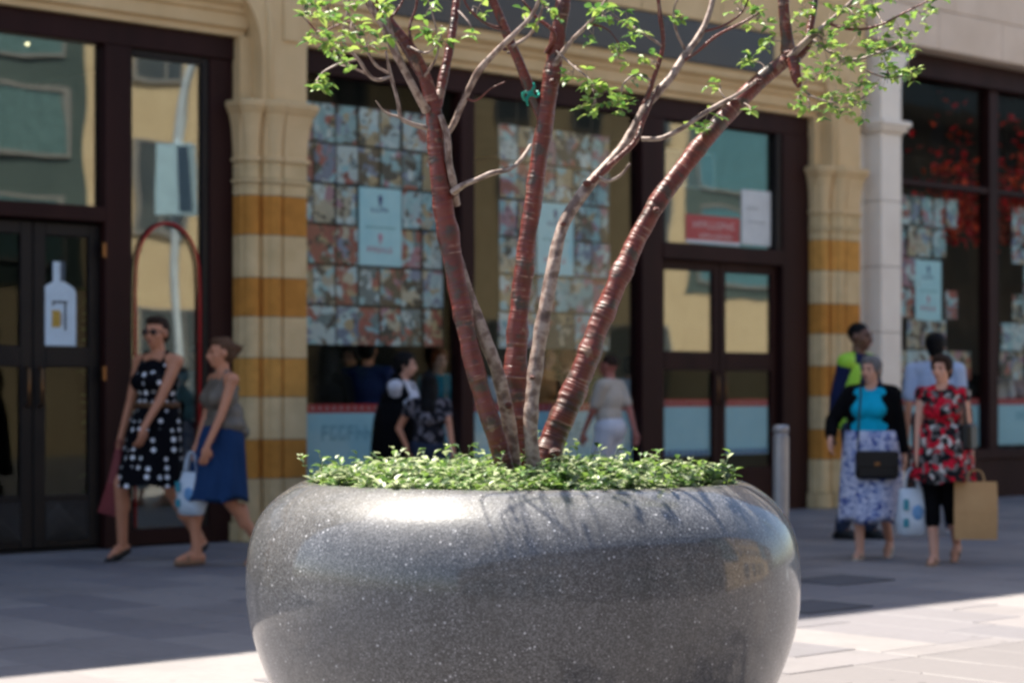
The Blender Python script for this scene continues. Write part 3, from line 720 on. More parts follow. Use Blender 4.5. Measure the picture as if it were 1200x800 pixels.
P = [(.10, z), (.45, z), (.45, z+.35)]+[(.45+.28*(1-math.cos(a)), z+.35+.40*math.sin(a)) for a in (.3, .6, .9, 1.2, 1.45, PI/2)]+[(.10, z+.75)]
mb = MB(); mb.extr(P, -.345, .1); mb.box(.003, .1, -.12, .1, z, z+.75); me = mb.mesh('bracket', whitest); link('bracket', me, pil)
zc = 4.96
mb = MB(); lb(mb, 0.002, 16, -.6, .28, zc+.02, 14.2); lb(mb, 0.002, 16, -9, -.6, 5.2, 14.1); lb(mb, 15.5, 16, -9, -.6, 0, 5.2); mb.build('wall', pale, rb)
random.seed(4)
for (z0, z1) in ((4.96, 5.4), (5.4, 5.9), (5.9, 6.4)):
    s = .003
    while s < 9:
        e_ = s+random.uniform(1.0, 1.5); block(s, e_, .345+random.uniform(-.002, .002), z0, z1, pale, rb); s = e_
rbox('cornice', [(10.003, 26, .28, .6, 13.8, 14.22)], pale)
fr3 = rbox('shopfront_frame', [(10.45, 22, -.12, .10, 4.70, 4.955), (10.45, 10.62, -.12, .03, 0, 4.70), (12.52, 12.70, -.12, .03, .56, 4.70), (14.6, 14.78, -.12, .03, .56, 4.70), (16.7, 16.88, -.12, .03, .56, 4.7),
    (10.62, 12.52, -.10, .02, 3.50, 3.57), (12.70, 14.6, -.10, .02, 3.50, 3.57), (10.62, 22, -.12, .02, .0, .45), (10.62, 22, -.14, .06, .45, .56)], timber)
for s0, s1 in ((10.62, 12.52), (12.70, 14.6), (14.78, 16.7)):
    for z0, z1 in ((.56, 3.50), (3.57, 4.70)): pane('pane', q(s0), q(s1), z0, z1, glassmat('right_glass_%d_%d' % (s0, z0), .10) if False else glass_mid, fr3)
mb = MB()
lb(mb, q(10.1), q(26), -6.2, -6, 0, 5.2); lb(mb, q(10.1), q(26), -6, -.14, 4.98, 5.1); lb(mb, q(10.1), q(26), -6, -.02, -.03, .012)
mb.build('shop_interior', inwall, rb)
banner(10.98, 12.50, .60, 1.07, 'pale blue banner low in the right shop window beside the pale pilaster')
banner(12.72, 14.58, .60, 1.07, 'pale blue banner with white wave low in the rightmost window', text=[(-.2, .28, .4, .1, 5)])
poster(11.35, 11.83, 2.02, 2.70, 'pale aqua poster in the right shop window above the shoppers')
cards(10.72, 7, 3.42, 6, {(3, 2), (4, 2), (3, 3), (4, 3), (5, 1), (6, 1), (6, 2), (6, 3), (5, 4), (6, 4)}, 'wall of small hanging picture cards in the window right of the pale pilaster', skip=.12)
cards(13.0, 6, 3.42, 6, {(0, 0), (0, 1), (1, 2)}, 'wall of small hanging picture cards in the rightmost shop window', skip=.15)
# red blossom garland
redb = [plain('blossom_red', (.80, .02, .02), rough=.5), plain('blossom_orange_red', (.85, .08, .02), rough=.5), plain('blossom_deep_red', (.5, .01, .015))]
for (s0, s1, z0, z1, k, lab) in ((11.75, 12.9, 2.9, 4.1, 420, 'mass of hanging red paper blossom in the right shop window'), (13.0, 14.6, 2.9, 4.2, 560, 'mass of hanging red paper blossom in the rightmost window')):
    e = empty('red_blossom', F((s0+s1)/2, -.30, z0), FA, lab, 'decoration', 'red paper blossom hanging in the right shop windows'); w_ = s1-s0
    rr = random.Random(k); mb = MB()
    for i in range(k):
        x = rr.gauss(0, w_*.24); z = abs(rr.gauss(.0, .42))*(z1-z0)+rr.uniform(0, .25); y = rr.uniform(-.15, .25)
        dd = Vector((rr.uniform(-1, 1), rr.uniform(-1, .3), rr.uniform(-1, 1)))
        leafpoly(mb, Vector((x, y, z)), dd, Vector((0, 0, 1)), rr.uniform(.07, .13), .09, rr.randrange(3))
    tag(mb.build('petals', redb, e), kind='stuff')
    mb = MB()
    for i in range(7): x = rr.uniform(-w_*.4, w_*.4); mb.tube([(x, 0, 4.97-z0), (x*.9, .05, .6), (x*.7, 0, .1)], .006, 4)
    mb.build('hanging_stems', darkwood, e)

# ------------------------------------------------------------------ opposite side of the street (seen in the glass)
ox = 20.0
beige = surf('opposite_beige_stone', (.66, .50, .30), (.56, .41, .24), scale=1.5, rough=.85)
greyst = surf('opposite_grey_stone', (.20, .18, .16), (.15, .135, .12), scale=1.5, rough=.85)
teal = surf('teal_curtain_glass', (.10, .13, .12), (.07, .095, .09), scale=.6, rough=.15, bump=.02, bscale=2)
oglass = surf('opposite_window_glass', (.05, .06, .07), (.10, .11, .11), scale=1.2, rough=.1, bump=0)
def opp(s0, s1, h, m, label, windows, wm=oglass, base=None):
    e = empty('opposite_building', F((s0+s1)/2, ox, 0), FA+PI, label, 'building'); w_ = s1-s0
    mb = MB(); mb.box(-w_/2+.002, w_/2-.002, 0, 6, 0 if not base else base[1], h); mb.build('wall', m, e)
    if base: mb = MB(); mb.box(-w_/2+.004, w_/2-.004, 0.02, 6, 0, base[1]); mb.build('ground_storey', base[0], e)
    mb = MB(); mb.box(-w_/2, w_/2, -.25, 0, h-.35, h+.002); mb.build('cornice', m, e)
    for (x0, x1, z0, z1) in windows:
        x0 -= w_/2; x1 -= w_/2
        f = MB(); t = .07
        for b in ((x0, x1, z0, z0+t), (x0, x1, z1-t, z1), (x0, x0+t, z0+t, z1-t), (x1-t, x1, z0+t, z1-t)): f.box(b[0], b[1], -.05, -.001, b[2], b[3])
        if x1-x0 < 3: f.box((x0+x1)/2-.03, (x0+x1)/2+.03, -.045, -.001, z0+t, z1-t)
        fo = f.build('window', plain('opposite_window_frame', (.28, .26, .24)), e)
        f = MB(); f.box(x0+t, x1-t, -.03, -.012, z0+t, z1-t); f.build('pane', wm, fo)
# s runs the other way inside these (faces back towards the shop)
def grid(w_, zs, ww, wh, pitch, off=.6): 
    o = []
    for z in zs:
        x = off
        while x+ww < w_-.3: o.append((x, x+ww, z, z+wh)); x += pitch
    return o
opp(-30, -8, 7.5, greyst, 'dark grey stone building across the street at the far left', grid(22, (.4,), 3.2, 2.6, 3.8)+grid(22, (4.4,), 1.2, 1.7, 2.2))
opp(-8, 8.0, 7.5, surf('opposite_dark_brown_stone', (.10, .085, .075), (.07, .06, .055), scale=1.5, rough=.85), 'dark brown building with wide shop windows across the street behind the camera', grid(16, (.4,), 3.4, 2.7, 4.0)+grid(16, (4.4,), 1.3, 1.7, 2.4))
opp(8.0, 12.4, 9.5, teal, 'teal glazed building across the street', grid(4.4, (3.6, 5.6, 7.4), 3.7, 1.3, 4.0, .35), surf('pale_teal_glass', (.14, .23, .23), (.09, .155, .155), rough=.12, bump=0), (beige, 3.2))
opp(12.4, 29.0, 10.0, beige, 'beige stone building with sash windows across the street', grid(16.6, (4.3, 7.2), 1.0, 1.8, 2.3)+grid(16.6, (.5,), 2.2, 2.3, 4.2))
opp(29.0, 36.0, 10.0, teal, 'teal glazed building with beige ground floor across the street', grid(7, (3.9, 6.2), 3.0, 1.9, 3.3, .3), surf('mid_teal_glass', (.10, .24, .28), (.07, .17, .2), rough=.12, bump=0), (beige, 3.6))
opp(36.0, 58.0, 9.0, surf('opposite_brown_stone', (.22, .18, .15), rough=.85), 'brown stone building far down the opposite side of the street', grid(22, (4.2, 6.6), 1.2, 1.5, 2.4)+grid(22, (.5,), 3, 2.5, 4.0))
# street lamp standing in the sun, mirrored in the narrow window
lm = plain('pale_lamp_metal', (.66, .72, .78), rough=.4, metal=.0)
e = empty('street_lamp', (7.69, 13.54, 0), 0, 'pale grey curved street lamp with a blue box sign across the pavement', 'street lamp')
mb = MB(); mb.tube(catmull([(0, -.03, 0), (0, .02, 1.6), (0, -.08, 2.8), (0, -.02, 3.6), (0, .02, 4.6), (0, .15, 5.3), (0, .42, 5.9), (0, .9, 6.3), (0, 1.5, 6.5)]), .065, 12); mb.build('pole', lm, e)
mb = MB(); mb.lathe([(0, 0), (.18, 0), (.18, .02), (.1, .04), (.1, .3), (.0, .3)], 16); mb.build('base', lm, e)
mb = MB(); mb.box(-.1, .1, 1.3, 1.9, 6.42, 6.52); mb.build('lamp_head', lm, e)
mb = MB(); mb.box(-.12, .12, -.27, .20, 3.52, 4.48); mb.build('box_sign', plain('sky_blue_sign', (.52, .72, .84), rough=.4), e)
mb = MB(); mb.box(-.125, -.121, .04, .19, 3.56, 4.44); mb.box(.121, .125, .04, .19, 3.56, 4.44); mb.build('dark_panel', plain('slate_panel', (.06, .1, .16)), e)
# second lamp mirrored in the upper right glass
for k_, (x_, y_) in enumerate(((985, 680), (950, 711))):
    d_ = CH*FL/(y_-461); e = empty('utility_cover', Vector(((x_-600)/FL*d_, d_, .0015)), FA, ['dark metal utility cover in the shaded paving nearer the shops', 'dark metal utility cover in the paving close to the right side of the planter'][k_], 'manhole cover')
    mb = MB(); mb.box(-.26, .26, -.20, .20, 0, .004); mb.build('plate', surf('worn_dark_iron', (.125, .12, .125), (.095, .092, .098), rough=.8, spec=.2), e)
    mb = MB(); mb.box(-.28, .28, -.22, -.203, 0, .006); mb.box(-.28, .28, .203, .22, 0, .006); mb.box(-.28, -.263, -.203, .203, 0, .006); mb.box(.263, .28, -.203, .203, 0, .006); mb.build('frame', surf('worn_dark_iron', (.04, .04, .045)), e)
# ------------------------------------------------------------------ bollard
e = empty('bollard', (.1313*13, 13.0, 0), 0, 'grey metal bollard standing behind the planter in front of the double door', 'bollard')
mb = MB(); mb.lathe([(.052, 0), (.052, .93)], 24); mb.build('post', steel, e)
mb = MB(); mb.lathe([(.052, .932), (.046, .935), (.046, .955), (.0525, .958), (.0525, .985), (.045, 1.0), (0, 1.004)], 24); mb.build('cap', steel, e)
mb = MB(); mb.lathe([(.09, -.001), (.09, .012), (.055, .018)], 24); mb.build('base_ring', steel, e)

# ------------------------------------------------------------------ planter
pl = empty('planter', PC, 0, 'huge round polished dark granite planter bowl with a flecked surface', 'planter')
prof = [(0, .0), (.60, .0), (.645, .012), (.70, .07), (.76, .15), (.822, .247), (.868, .36), (.896, .46), (.907, .56), (.905, .65), (.896, .715), (.878, .772), (.848, .822), (.808, .862), (.765, .892), (.735, .908), (.71, .915), (.695, .908), (.69, .895), (.69, .82), (0, .82)]
pp = catmull([(r_, z, 0) for r_, z in prof], 4); pp = [(max(p.x, 0), p.y) for p in pp]
mb = MB(); mb.lathe(pp, 128); mb.build('bowl', granite_m, pl)
mb = MB()
random.seed(6)
seg = 40; rings = [(0.0, .90), (.15, .905), (.35, .895), (.55, .885), (.688, .87)]
vs = []
for r_, z in rings:
    for k in range(seg): a = 2*PI*k/seg; vs.append((r_*math.cos(a), r_*math.sin(a), z+random.uniform(-.012, .012)))
mb.add(vs, [[i*seg+k, (i)*seg+(k+1) % seg, (i+1)*seg+(k+1) % seg, (i+1)*seg+k][::-1] for i in range(len(rings)-1) for k in range(seg)], 0, True)
tag(mb.build('soil', soil, None, PC), 'dark soil filling the round granite planter', 'soil', kind='stuff')
# ground cover
mb = MB(); rr = random.Random(21)
def spray(cx, cy, z0, h, n, spread):
    d = Vector((rr.gauss(0, .35), rr.gauss(0, .35), 1)).normalized()
    for k in range(n):
        t = (k+.6)/n; c = Vector((cx, cy, z0))+d*h*t
        a = rr.uniform(0, 2*PI); dd = Vector((math.cos(a), math.sin(a), rr.uniform(-.1, .9)))
        L = rr.uniform(.026, .052)*(1.1-.35*t)
        leafpoly(mb, c, dd, Vector((0, 0, 1)), L, L*.62, rr.choices((0, 1, 2, 3), (3.4, 5, 3, 3.4))[0])
    mb.tube([(cx, cy, z0), tuple(Vector((cx, cy, z0))+d*h)], [.0016, .001], 3, 2)
for i in range(2000):
    a = rr.uniform(0, 2*PI); r_ = .692*math.sqrt(rr.random())
    hgt = (.05+.035*rr.random()+.03*max(0, noise.noise(Vector((r_*math.cos(a)*4, r_*math.sin(a)*4, 0)))))*(1.25-.35*r_/.72)
    if rr.random() < .10: hgt *= rr.uniform(1.2, 1.9)
    if noise.noise(Vector((r_*math.cos(a)*7+9, r_*math.sin(a)*7, 3))) < -.28: continue
    if math.sin(a) < -.6 and r_ > .5: hgt *= .6
    z0 = .885 if r_ < .66 else .895
    spray(r_*math.cos(a), r_*math.sin(a), z0, hgt, rr.randrange(5, 9), 0)
tag(mb.build('ground_cover', cover_ms, None, PC), 'low variegated green ground cover spilling over the planter rim', 'ground cover', kind='stuff')

# ------------------------------------------------------------------ multi-stemmed cherry tree
tree = empty('cherry_tree', PC+Vector((0, 0, .88)), 0, 'multi-stemmed cherry tree with shiny red ringed bark and sparse fresh leaves in the planter', 'tree')
TO = tree.location.copy()
allpts = []
def stem(name, P, rpx, m=bark_m, seg=20, bump=.16, seed=0, parent=tree, sub=18):
    # P: (px, py, depth); rpx: full width in pixels
    pts = [pt(*p)-TO for p in P]; cu = catmull(pts, sub); n = len(cu)
    ws = []
    for i in range(n):
        f = i/(n-1)*(len(rpx)-1); j = min(int(f), len(rpx)-2); w_ = rpx[j]+(rpx[j+1]-rpx[j])*(f-j); ws.append(w_*.94/2/FL*P[0][2])
    mb = MB(); t = (cu[1]-cu[0]).normalized(); a = t.orthogonal().normalized(); vv = []; uvs = []; L = 0
    rr = random.Random(seed)
    sd = rr.uniform(0, 50)
    for i, p in enumerate(cu):
        t = (cu[min(i+1, n-1)]-cu[max(i-1, 0)]).normalized(); a = (a-t*a.dot(t)).normalized(); b = t.cross(a)
        if i: L += (cu[i]-cu[i-1]).length
        node = 1+.13*max(0, noise.noise(Vector((sd, L*14, 0))))*2
        for k in range(seg+1):
            th = 2*PI*k/seg
            rad = ws[i]*node*(1+bump*noise.noise(Vector((math.cos(th)*1.3+sd, math.sin(th)*1.3, L*11)))+.05*noise.noise(Vector((sd, math.cos(th)*.6, L*70)))+.10*max(0, noise.noise(Vector((math.cos(th)*2.2, math.sin(th)*2.2+sd, L*26)))-.15))
            vv.append(p+(a*math.cos(th)+b*math.sin(th))*rad); uvs.append([k/seg, L+sd])
    S = seg+1
    fs = [[i*S+k, i*S+k+1, (i+1)*S+k+1, (i+1)*S+k] for i in range(n-1) for k in range(seg)]+[[(n-1)*S+k for k in range(seg)]]
    mb.add(vv, fs, 0, True); mb.uv = uvs
    o = mb.build(name, m, parent); allpts.extend([c+TO for c in cu]); return o
D0 = 6.75
sa = stem('trunk', [(600, 580, 6.64), (582, 515, 6.61), (560, 445, 6.60), (543, 370, 6.60), (528, 290, 6.60), (514, 200, 6.58), (508, 120, 6.57)], [24, 23, 22, 23, 25, 22, 19], seed=1)
stem('trunk', [(606, 578, 6.68), (597, 500, 6.66), (584, 440, 6.64), (566, 390, 6.63), (546, 335, 6.62), (532, 285, 6.61)], [18, 17, 16, 16, 14, 10], palebark_m, seed=2)
sb = stem('trunk', [(608, 578, 6.80), (604, 500, 6.80), (604, 440, 6.80), (609, 360, 6.80), (620, 270, 6.79), (633, 180, 6.78), (645, 100, 6.76), (655, 35, 6.75), (664, -30, 6.74), (668, -90, 6.7)], [34, 30, 27, 24, 22, 21, 21, 18, 15, 12], seed=3)
sc_ = stem('trunk', [(628, 578, 6.62), (622, 500, 6.62), (628, 430, 6.64), (643, 340, 6.66), (660, 265, 6.70), (690, 218, 6.74), (728, 175, 6.78), (758, 122, 6.82)], [19, 17, 17, 17, 15, 15, 13, 10], palebark_m, seed=4, bump=.12)
sd_ = stem('trunk', [(626, 585, 6.82), (646, 520, 6.86), (680, 440, 6.88), (705, 375, 6.90), (735, 305, 6.93), (767, 243, 6.96), (808, 187, 7.0), (850, 136, 7.03), (890, 95, 7.06), (925, 68, 7.08)], [36, 33, 29, 26, 24, 23, 22, 21, 21, 19], seed=5)
B = lambda P, r_, m=bark_m, par=tree, seed=0, seg=8, bump=.12: stem('branch', P, r_, m, seg, bump, seed, par, 6)
B([(508, 125, 6.57), (497, 90, 6.55), (478, 55, 6.52), (455, 25, 6.5), (428, -15, 6.46), (405, -60, 6.4)], [19, 17, 16, 14, 12, 9], seed=11, seg=12)
B([(512, 125, 6.57), (520, 90, 6.6), (527, 55, 6.62), (534, 10, 6.65), (540, -60, 6.7)], [13, 11, 11, 10, 8], seed=12, seg=12)
B([(640, 150, 6.78), (624, 112, 6.77), (607, 70, 6.74), (592, 35, 6.70), (572, -15, 6.66), (560, -60, 6.6)], [12, 13, 12, 11, 10, 8], seed=13, seg=12)
B([(512, 172, 6.6), (530, 148, 6.6), (545, 115, 6.58), (560, 85, 6.55), (582, 60, 6.53), (605, 38, 6.5), (628, 10, 6.48), (640, -40, 6.4)], [7, 8, 8, 8, 7, 6, 5, 4], palebark_m, seed=14)
B([(500, 130, 6.55), (486, 105, 6.5), (474, 82, 6.48), (462, 55, 6.47), (455, 25, 6.45), (446, -20, 6.4)], [12, 10, 9, 7, 6, 4], palebark_m, seed=15)
B([(475, 85, 6.48), (462, 60, 6.45), (448, 30, 6.43), (432, 5, 6.4), (418, -20, 6.4)], [9, 9, 8, 8, 6], palebark_m, seed=16)
B([(500, 150, 6.5), (484, 146, 6.46), (470, 138, 6.44), (466, 118, 6.43), (458, 88, 6.42), (452, 60, 6.4)], [7, 6, 5, 5, 4, 3], palebark_m, seed=17)
B([(458, 90, 6.42), (443, 94, 6.4), (432, 88, 6.38), (420, 70, 6.35), (402, 48, 6.33), (407, 15, 6.3), (410, -20, 6.3)], [4, 4.5, 5, 4, 3.5, 3, 2.5], palebark_m, seed=18)
B([(455, 86, 6.42), (440, 76, 6.4), (428, 55, 6.37), (412, 25, 6.35), (403, 0, 6.32)], [3.5, 4, 3.5, 3, 2], palebark_m, seed=19)
B([(420, 70, 6.36), (400, 74, 6.34), (380, 84, 6.33), (370, 95, 6.3)], [3, 2.5, 2.2, 1.5], palebark_m, seed=20)
B([(534, 240, 6.62), (531, 215, 6.58), (526, 190, 6.56), (524, 160, 6.55), (516, 135, 6.55)], [12, 10, 9, 8, 7], palebark_m, seed=21)
B([(531, 225, 6.56), (545, 216, 6.52), (560, 210, 6.5), (577, 203, 6.48), (598, 198, 6.52), (612, 185, 6.58), (622, 170, 6.64)], [10, 7, 6, 7, 5, 5, 4], palebark_m, seed=22)
B([(758, 122, 6.82), (785, 92, 6.85), (805, 62, 6.88), (822, 38, 6.9), (834, 5, 6.92), (842, -40, 6.95)], [12, 11, 9, 8, 7, 5], palebark_m, seed=23, bump=.15)
B([(752, 130, 6.82), (765, 95, 6.8), (777, 55, 6.78), (774, 20, 6.76), (768, -25, 6.74)], [7, 6, 5.5, 5, 4], seed=24)
B([(690, 218, 6.74), (702, 205, 6.72), (724, 186, 6.70), (745, 165, 6.70), (754, 140, 6.72), (772, 100, 6.75)], [8, 8, 7, 7, 6, 4], seed=25)
B([(800, 72, 6.87), (818, 60, 6.85), (840, 42, 6.83), (868, 28, 6.8), (895, 12, 6.8)], [5, 4, 4, 3, 2], seed=26)
B([(752, 163, 6.85), (775, 162, 6.83), (800, 150, 6.83), (830, 130, 6.85), (862, 112, 6.9), (885, 96, 6.98)], [6, 6, 6, 6, 5, 4], palebark_m, seed=27)
B([(925, 72, 7.08), (922, 45, 7.07), (919, 15, 7.06), (917, -30, 7.05), (915, -80, 7.0)], [17, 15, 14, 13, 10], seed=28, seg=12)
B([(928, 72, 7.05), (945, 55, 7.06), (950, 30, 7.08), (955, 0, 7.1), (960, -50, 7.1)], [13, 11, 9, 8, 6], seed=29, seg=12)
B([(925, 68, 7.02), (945, 48, 6.98), (970, 28, 6.95), (995, 5, 6.92), (1020, -20, 6.9)], [9, 8, 7, 5, 4], palebark_m, seed=30)
B([(930, 70, 7.0), (932, 84, 6.98), (935, 97, 6.97), (936, 103, 6.97)], [16, 13, 10, 4], seed=31)
B([(648, 78, 6.74), (668, 50, 6.7), (690, 28, 6.66), (705, 8, 6.62), (725, -20, 6.6)], [9, 5, 5, 4, 3], palebark_m, seed=32)
B([(640, 62, 6.74), (650, 40, 6.7), (628, 20, 6.7), (612, 0, 6.7)], [6, 5, 4, 3], seed=33)
B([(497, 90, 6.53), (480, 40, 6.5), (487, 10, 6.5), (492, -20, 6.5)], [4, 4, 3, 3], seed=34)
for i, (P_, r_) in enumerate((
    ([(455, 25, 6.5), (470, 5, 6.5), (480, -20, 6.5)], [4, 3, 2]), ([(478, 55, 6.5), (500, 62, 6.45), (515, 48, 6.4), (518, 30, 6.4)], [4, 3, 2, 1.5]),
    ([(534, 10, 6.65), (548, 25, 6.6), (558, 42, 6.6)], [3, 2.5, 1.5]), ([(592, 35, 6.7), (570, 28, 6.66), (548, 8, 6.6), (540, -15, 6.6)], [5, 4, 3, 2]),
    ([(600, 55, 6.7), (622, 40, 6.66), (634, 15, 6.6), (640, -15, 6.6)], [5, 4, 3, 2]), ([(652, 60, 6.7), (672, 78, 6.66), (690, 92, 6.62), (700, 108, 6.6)], [3, 2.5, 2, 1.5]),
    ([(690, 28, 6.66), (712, 35, 6.62), (728, 55, 6.6)], [3, 2.5, 1.5]), ([(777, 55, 6.78), (755, 40, 6.75), (735, 30, 6.72), (715, 18, 6.7)], [3.5, 3, 2, 1.5]),
    ([(805, 62, 6.88), (793, 38, 6.86), (790, 12, 6.84), (800, -15, 6.8)], [4, 3.5, 3, 2]), ([(822, 38, 6.9), (848, 30, 6.9), (870, 14, 6.9), (880, -10, 6.9)], [3.5, 3, 2.5, 2]),
    ([(765, 95, 6.8), (745, 88, 6.78), (730, 100, 6.76), (728, 120, 6.75)], [3, 2.5, 2, 1.5]), ([(950, 45, 7.06), (975, 62, 7.0), (1000, 70, 6.96), (1030, 62, 6.92), (1055, 50, 6.9)], [5, 4, 3.5, 3, 2]),
    ([(970, 28, 6.95), (1000, 35, 6.9), (1030, 30, 6.9), (1060, 15, 6.88), (1090, 0, 6.86)], [4, 3.5, 3, 2.5, 2]), ([(935, 97, 6.97), (950, 112, 6.95), (975, 120, 6.92), (1005, 118, 6.9), (1030, 98, 6.9)], [3.5, 3, 2.5, 2, 1.5]),
    ([(1000, 70, 6.96), (1020, 85, 6.94), (1045, 92, 6.92), (1064, 86, 6.9)], [3, 2.5, 2, 1.5]), ([(412, 25, 6.35), (395, 30, 6.33), (375, 38, 6.3), (360, 25, 6.3)], [2.5, 2.2, 2, 1.5]),
    ([(432, 88, 6.38), (412, 78, 6.36), (396, 62, 6.34), (380, 50, 6.3)], [3, 2.5, 2, 1.5]), ([(497, 90, 6.53), (512, 66, 6.5), (512, 40, 6.48), (505, 10, 6.46)], [4, 3, 2.5, 2]),
    ([(545, 115, 6.58), (558, 118, 6.55), (575, 104, 6.52), (592, 96, 6.5)], [3, 2.5, 2, 1.5]), ([(470, 138, 6.44), (452, 132, 6.42), (440, 118, 6.4)], [3, 2.5, 1.5]),
    ([(700, 205, 6.72), (712, 212, 6.7), (728, 205, 6.68), (738, 192, 6.66)], [5, 5, 4, 3]))):
    B(P_, r_, palebark_m if i % 3 else bark_m, seed=60+i, seg=6)
# knots and stubs
mb = MB(); rr = random.Random(4)
for (x, y, d, r_) in ((592, 58, 6.66, 9), (596, 62, 6.64, 6), (769, 246, 6.90, 13), (860, 118, 7.0, 12), (888, 95, 6.99, 12), (660, 262, 6.66, 10), (624, 442, 6.6, 10), (596, 475, 6.6, 12), (688, 215, 6.7, 11), (510, 130, 6.55, 12), (532, 228, 6.56, 9), (650, 530, 6.78, 16), (925, 62, 7.02, 14), (648, 95, 6.72, 11)):
    q_ = r_/2.6/FL*d; mb = MB(); mb.ell(pt(x, y, d+.012)-TO, (q_*rr.uniform(.9, 1.4), q_, q_*rr.uniform(.6, 1.0)), nu=9, nv=6); mb.uv = [(v[0]*9, v[2]*9) for v in mb.v]; mb.build('bark_knot', bark_m, tree)
# teal ribbon
e = empty('ribbon_tie', pt(622, 110, 6.72), 0, 'teal green plastic tie knotted round the upper middle stem', 'tie')
T0 = e.location
mb = MB(); M_ = Matrix.Rotation(R(-12), 3, 'Y')
mb.tube([M_ @ Vector((.026*math.cos(a), .036+.03*math.sin(a), .012*math.sin(a*2))) for a in [2*PI*i/14 for i in range(15)]], .006, 6, flat=.6)
mb.build('loop', plain('teal_plastic', (.01, .26, .20), rough=.4), e)
mb = MB(); mb.ell((.0, -.004, 0), (.012, .01, .011), nu=8, nv=6)
mb.tube([(0, -.006, 0), (-.014, -.012, -.018), (-.010, -.012, -.042)], [.006, .008, .006], 6, flat=.4); mb.tube([(0, -.006, .003), (.012, -.01, .022), (.008, -.01, .035)], [.005, .007, .005], 6, flat=.4)
mb.build('knot', plain('teal_plastic', (.01, .26, .20)), e)
# leaves
def leaf_mesh(mi):
    mb = MB(); leafpoly(mb, Vector((0, 0, 0)), Vector((0, 1, 0)), Vector((0, 0, 1)), 1, .62, 0, .22); return mb.mesh('leaf', leaf_ms[mi])
leafs = [leaf_mesh(i) for i in range(3)]
clusters = [(358, 18, 10, 9), (370, 40, 12, 14), (394, 58, 13, 18), (378, 100, 9, 20), (385, 12, 14, 14), (410, 35, 14, 16), (430, 52, 12, 13), (405, 78, 9, 6), (450, 12, 10, 8), (420, 5, 12, 12), (512, 45, 11, 12), (505, 8, 10, 8), (498, 38, 8, 6), (545, 42, 8, 5), (638, 8, 12, 12), (618, 25, 7, 4), (706, 18, 14, 14), (738, 35, 14, 14), (725, 66, 14, 16), (695, 42, 10, 6), (698, 116, 13, 28), (726, 124, 12, 24), (672, 84, 8, 5), (688, 98, 9, 8), (744, 92, 9, 6), (768, 74, 8, 5), (826, 145, 8, 14), (845, 103, 8, 7), (880, 70, 8, 10), (888, 24, 14, 16), (905, 48, 10, 8), (868, 12, 10, 6), (962, 45, 17, 28), (985, 72, 16, 24), (1000, 20, 20, 28), (1030, 58, 18, 34), (1055, 35, 16, 20), (1066, 82, 10, 14), (1040, 88, 13, 20), (1008, 100, 15, 20), (958, 88, 11, 12), (975, 118, 11, 13), (950, 126, 11, 11), (1000, 124, 10, 13), (940, 14, 14, 12), (1080, 18, 11, 9), (1092, 2, 8, 6), (1025, 8, 16, 16), (1012, 133, 6, 4), (935, 115, 7, 6), (880, 130, 5, 3), (790, 20, 9, 5), (560, 10, 9, 5)]
rr = random.Random(31); items = []; tw = MB()
for (x, y, sp, n) in clusters:
    n = int(n*1.9)
    best = min(allpts, key=lambda p: (600+FL*p.x/p.y-x)**2+(461-(p.z-CH)*FL/p.y-y)**2+((y-(461-(p.z-CH)*FL/p.y)) > 25)*400)
    d = best.y+rr.uniform(-.2, .15)-(.32 if x < 470 else 0); c = pt(x, y, d)
    mid = (best+c)/2+Vector((rr.uniform(-.02, .02), rr.uniform(-.03, .03), rr.uniform(-.005, .02)))
    cu = catmull([best-TO, mid-TO, c-TO, c-TO+(c-mid).normalized()*sp/FL*d*.8], 4)
    tw.tube(cu, [.0028*(1-.7*i/(len(cu)-1)) for i in range(len(cu))], 5)
    k = 0
    while k < n:
        # little whorls of leaves
        w0 = c+Vector((rr.gauss(0, sp*.72), 0, rr.gauss(0, sp*.72)))*d/FL+Vector((0, rr.gauss(0, .06), 0))
        tw.tube([c-TO, (c+w0)/2-TO+Vector((0, 0, .004)), w0-TO], [.0014, .001, .0008], 3)
        for j in range(rr.randrange(2, 5)):
            a = rr.uniform(0, 2*PI); L = rr.uniform(.022, .046)
            items.append((w0-TO, Vector((math.cos(a), math.sin(a), rr.uniform(-.7, .7))), L, rr.choices((0, 1, 2), (5, 3, 3))[0])); k += 1
tag(tw.build('twigs', palebark_m, tree), kind='stuff')
rr.shuffle(items)
rest = MB()
def leafrot(d): return d.to_track_quat('Y', 'Z')
for i, (p, d, L, mi) in enumerate(items):
    if i < 300:
        o = link('leaf', leafs[mi], tree, p); o.rotation_euler = (leafrot(d) @ Euler((0, rr.uniform(-.8, .8), 0)).to_quaternion()).to_euler(); o.scale = (L, L, L)
    else: leafpoly(rest, p, d, Vector((rr.uniform(-.5, .5), rr.uniform(-.5, .5), 1)), L, L*.62, mi, .22)
for i in range(1700):
    a = rr.uniform(0, 2*PI); q_ = math.sqrt(rr.random())
    p = Vector((PC.x+.55+.75*q_*math.cos(a), PC.y+.25+.7*q_*math.sin(a), 0)); p.z = CH+(461+30+rr.random()**1.3*300)/FL*p.y
    if noise.noise(p*3.2) < -.02: continue
    leafpoly(rest, p-TO, Vector((rr.uniform(-1, 1), rr.uniform(-1, 1), rr.uniform(-.7, .7))), Vector((rr.uniform(-.5, .5), rr.uniform(-.5, .5), 1)), .042, .022, rr.randrange(3), .22)
tag(rest.build('more_leaves', leaf_ms, tree), kind='stuff')

